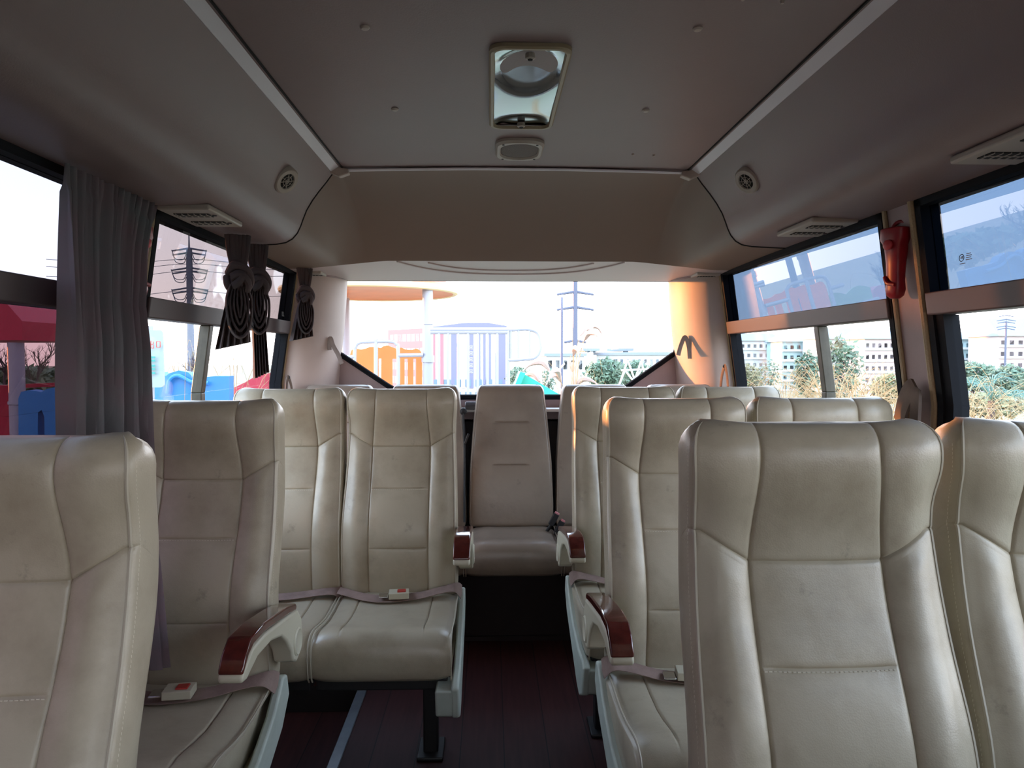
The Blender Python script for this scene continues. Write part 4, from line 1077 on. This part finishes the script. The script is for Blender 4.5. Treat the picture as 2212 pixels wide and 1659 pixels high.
# palm
p = P3(2142, 866, 11); t = thing('palm_plant', 'small palm with arching fronds in the right front window', 'palm', (p.x, p.y, GZ)); zc = p.z-GZ
rnd = random.Random(3)
mb = MB(); mb.tube([(0, 0, 0), (0, 0, zc)], [.05, .05], 10); mb.build('trunk', M['bark'], t)
for k in range(30):
    a_ = k*2.4; el = .1+1.25*((k*.618) % 1); L_ = rnd.uniform(.55, .72)
    d = Vector((math.cos(a_), math.sin(a_), 0)); q0 = Vector((0, 0, zc))
    P = bez([q0, q0+d*L_*.45*math.cos(el)+Vector((0, 0, L_*.5*math.sin(el)+.05)), q0+d*L_*(.45+.45*math.cos(el))+Vector((0, 0, L_*(.62*math.sin(el))+.02)), q0+d*L_*(.7+.45*math.cos(el))+Vector((0, 0, L_*.45*math.sin(el)-.10))], 6)
    mb = MB(); mb.tube(P, .006, 5)
    s_ = d.cross(Vector((0, 0, 1)))
    for i, q in enumerate(P[3:]):
        ln = .10*math.sin(math.pi*(i+1.5)/(len(P)-1))
        for sg in (-1, 1): mb.add([q, q+s_*sg*ln+d*ln*.9-Vector((0, 0, ln*.5)), q+d*.012], [(0, 1, 2)])
    mb.build('frond', M['palm'], t, smooth=0)
# climbing frame
t = thing('climbing_frame', 'white pipe climbing frame of triangles at the right of the rear window', 'climbing frame', P3(1375, 800, 20)); o0 = t.location.copy(); D = 20
tri = [((1335, 840), (1356, 778)), ((1378, 840), (1356, 778)), ((1342, 800), (1415, 797)), ((1365, 840), (1385, 780)), ((1400, 840), (1385, 780)), ((1330, 850), (1350, 800)), ((1410, 840), (1425, 795)), ((1350, 800), (1390, 850)), ((1385, 800), (1350, 850)), ((1415, 797), (1380, 850))]
def ext(a_, b_): return [(lerp(o_[0], q_[0], (1000-o_[1])/(q_[1]-o_[1])), 1000) if q_[1] >= 830 and abs(q_[1]-o_[1]) > 5 else q_ for o_, q_ in ((b_, a_), (a_, b_))]
for a_, b_ in [ext(*q_) for q_ in tri]: b = MB(); b.rod(P3(*a_, D)-o0, P3(*b_, D)-o0, .028); b.build('bar', M['white'], t)
t = thing('rope_pyramid', 'white tent-like rope frame between the railing and the pampas grass', 'climbing frame', P3(1165, 800, 22)); o0 = t.location.copy(); D = 22
for a_, b_ in (((1165, 775), (1140, 850)), ((1165, 775), (1195, 812)), ((1195, 812), (1220, 785)), ((1165, 775), (1172, 850)), ((1240, 785), (1285, 850)), ((1195, 812), (1215, 850))):
    a_, b_ = ext(a_, b_); b = MB(); b.rod(P3(*a_, D)-o0, P3(*b_, D)-o0, .03); b.build('bar', M['white'], t)
# green slide section
t = thing('slide', 'green sloping slide behind the middle back row seat', 'slide', P3(1170, 830, 8.5)); o0 = t.location.copy(); D = 8.5
panel([(1125, 806), (1136, 810), (1205, 850), (1210, 862), (1150, 862), (1108, 850)], D, .35, M['pgreen'], t, o0, 'chute')
panel([(1122, 802), (1133, 805), (1116, 845), (1106, 842)], D-.1, .5, M['pgreen'], t, o0, 'side_wall')
# leaf-green and red parts of the playground left of the rear window, mirrored in the right pane
def scallop(x0, x1, y, zb, zt, th, k=3):
    n = 30; return [(lerp(x0, x1, i/n), zt+.06*abs(math.sin(k*math.pi*i/n))) for i in range(n+1)]
t = thing('playground_barrier', 'green round-topped playground barrier beyond the tower, mirrored in the right window film', 'playground barrier', (-2.15, 8.4, GZ))
mb = MB(); mb.prism([(-.30, .5)]+[(x_, z_+1.85) for x_, z_ in scallop(-.30, .30, 0, 0, 0, 0, 2)]+[(.30, .5)], 'y', -.02, .02); mb.build('panel_board', M['lgreen'], t, smooth=0)
for x_ in (.36,): mb = MB(); mb.rod((x_, 0, 0), (x_, 0, 2.7), .05, 12); mb.build('post', M['pipe'], t)
mb = MB(); mb.rod((-.36, -.03, 1.7), (.36, -.03, 1.7), .02); mb.build('rail', M['pipe'], t)

# left side: blue fence, red slide, sign
t = thing('playground_barrier', 'blue plastic wavy barrier at the bottom of the left rear window', 'playground barrier', P3(400, 830, 7)); o0 = t.location.copy(); D = 7
panel([(300, 815), (320, 808), (338, 802), (356, 804), (364, 812), (372, 806), (392, 800), (412, 804), (422, 814), (440, 815), (470, 812), (500, 812), (500, 960), (300, 960)], D, .12, M['pblue'], t, o0)
rods('rail', [bez([P3(362, 850, 6.9), P3(366, 822, 6.9), P3(385, 812, 6.9), P3(415, 826, 6.9), P3(450, 828, 6.9)], 5)], .02, M['pblue'], t, o0)
t = thing('slide', 'red curved plastic slide at the bottom right of the left rear window', 'slide', P3(560, 830, 9)); o0 = t.location.copy()
panel([(490, 842), (520, 836), (545, 824), (565, 812), (585, 806), (602, 804), (614, 810), (620, 830), (620, 930), (490, 930)], 9, .5, M['pred'], t, o0, 'chute')
t = thing('exit_sign', 'white rounded sign board seen through the left rear window, its writing mirrored', 'sign', P3(330, 775, 4.4)); o0 = t.location.copy(); D = 4.4
cx0 = P3(318, 775, D)-o0
mb = MB(); mb.prism([(cx0.x+u, v) for u, v in rrect(.10, .175, .022)], 'y', -.008, .008); mb.build('sign_board', pbr('sign_board_pale', (.34, .44, .44), .5), t)
def stroke(x0, y0, x1, y1, w_, mt, nm, D=4.37, par=t, off=o0):
    a_ = P3(x0, y0, D)-off; b_ = P3(x1, y1, D)-off; d = (b_-a_); L_ = d.length; ang = math.atan2(d.z, d.x)
    m_.box((a_+b_)/2, (L_+w_*.5, .003, w_), Matrix.Rotation(-ang, 3, 'Y'))
m_ = MB()  # box character, then the stacked-mountain character, in mirror order
for s_ in ((338, 738, 338, 750), (346, 738, 346, 750), (338, 738, 346, 738), (338, 750, 346, 750)): stroke(*s_, .004, 0, 0)
m_.build('character', M['signred'], t, smooth=0); m_ = MB()
for s_ in ((326, 736, 326, 752), (321, 744, 331, 744), (321, 738, 321, 744), (331, 738, 331, 744), (320, 752, 332, 752), (320, 746, 320, 752), (332, 746, 332, 752)): stroke(*s_, .0035, 0, 0)
m_.build('character', M['signred'], t, smooth=0)
for py in (772, 779, 790, 797, 806):
    m_ = MB(); stroke(328, py, 334, py, .012, 0, 0); stroke(320, py+1, 325, py+1, .010, 0, 0); m_.build('text_line', M['signteal'], t, smooth=0)
mb = MB(); mb.rod((cx0.x, .02, .2), (cx0.x, .02, GZ-o0.z), .03); mb.build('post', M['pipe'], t)
# near left playground
D = 4.3
t = thing('playground_tower', 'dark red roofed playground tower on a grey post, outside the left front window', 'playground tower', P3(40, 800, D)); o0 = t.location.copy()
pts = [P3(-160, 655, D), P3(60, 648, D), P3(104, 668, D), P3(132, 700, D), P3(132, 738, D), P3(-160, 738, D)]
mb = MB(); pp_ = [(q.x-o0.x, q.z-o0.z) for q in pts]; mb.prism(pp_, 'y', -.35, .35); mb.build('tower_roof', M['pred'], t, smooth=0)
for px in (34, -120):
    q = P3(px, 740, D-.3)-o0; mb = MB(); mb.rod(q, (q.x, q.y, GZ-o0.z), .040, 14); o = mb.build('post', M['pipe'], t)
    zz = (P3(px, 870, D-.3)-o0).z; mb = MB(); mb.lathe([(.046, -.008), (.046, .008)], (q.x, q.y, zz), n=14); mb.build('post_clamp', M['pipe'], o)
q = [P3(*p_, D) for p_ in ((-160, 830), (28, 832), (30, 1200), (-160, 1200))]
mb = MB(); mb.prism([(p_.x-o0.x, p_.z-o0.z) for p_ in q], 'y', -.03, .03); mb.build('side_panel', M['pred'], t, smooth=0)
t = thing('playground_barrier', 'blue plastic panel with a round cutout beside the dark red tower', 'playground barrier', P3(90, 890, 3.9)); o0 = t.location.copy()
panel([(52, 1100), (50, 860), (56, 846), (72, 842), (100, 846), (110, 840), (128, 836), (170, 836), (170, 1100), (108, 1100), (106, 900), (100, 884), (92, 890), (90, 1100)], 3.9, .08, M['pblue'], t, o0)
panel([(40, 838), (140, 834), (140, 826), (40, 830)], 4.15, .06, M['pred'], t, o0, 'top_bar')
def bare_tree(px, pyb, D, hpx, lab, seed):
    rnd = random.Random(seed); p = P3(px, pyb, D); gz = lerp(-.80, -9.0, max(0, min(1, (math.hypot(p.x, p.y)-14)/60))); t = thing('bare_tree', lab, 'tree', (p.x, p.y, gz)); s_ = D/F
    mb = MB(); mb.tube([(0, 0, 0), (0, 0, p.z-gz)], s_*3.4, 6)
    def br(a_, d, L_, r_, lv):
        pts = [a_]; dd = d.copy()
        for k in range(4): dd = (dd+Vector((rnd.uniform(-.25, .25), rnd.uniform(-.25, .25), rnd.uniform(-.05, .2)))).normalized(); pts.append(pts[-1]+dd*L_/4)
        mb.tube(pts, [r_*(1-.12*k) for k in range(5)], 5)
        if lv > 0:
            for k in range(4): br(pts[rnd.randint(1, 4)], (dd+Vector((rnd.uniform(-1, 1), rnd.uniform(-1, 1), rnd.uniform(-.2, .8)))).normalized(), L_*rnd.uniform(.5, .75), r_*.55, lv-1)
    br(Vector((0, 0, p.z-gz)), Vector((0, 0, 1)), hpx*s_*.55, s_*3.2, 4); mb.build('branches', M['bark'], t)
bare_tree(75, 850, 14, 110, 'bare tree with dark branches beside the grey post outside the left window', 5)
bare_tree(10, 850, 16, 110, 'bare tree at the left edge of the photo', 8)
bare_tree(430, 850, 14, 110, 'thin bare tree behind the blue barrier', 11)
tree(60, 790, 860, 40, 260, 'dark hedge behind the bare trees on the left', seed=31, n=1500, name='hedge')
print('objects', len(bpy.data.objects))
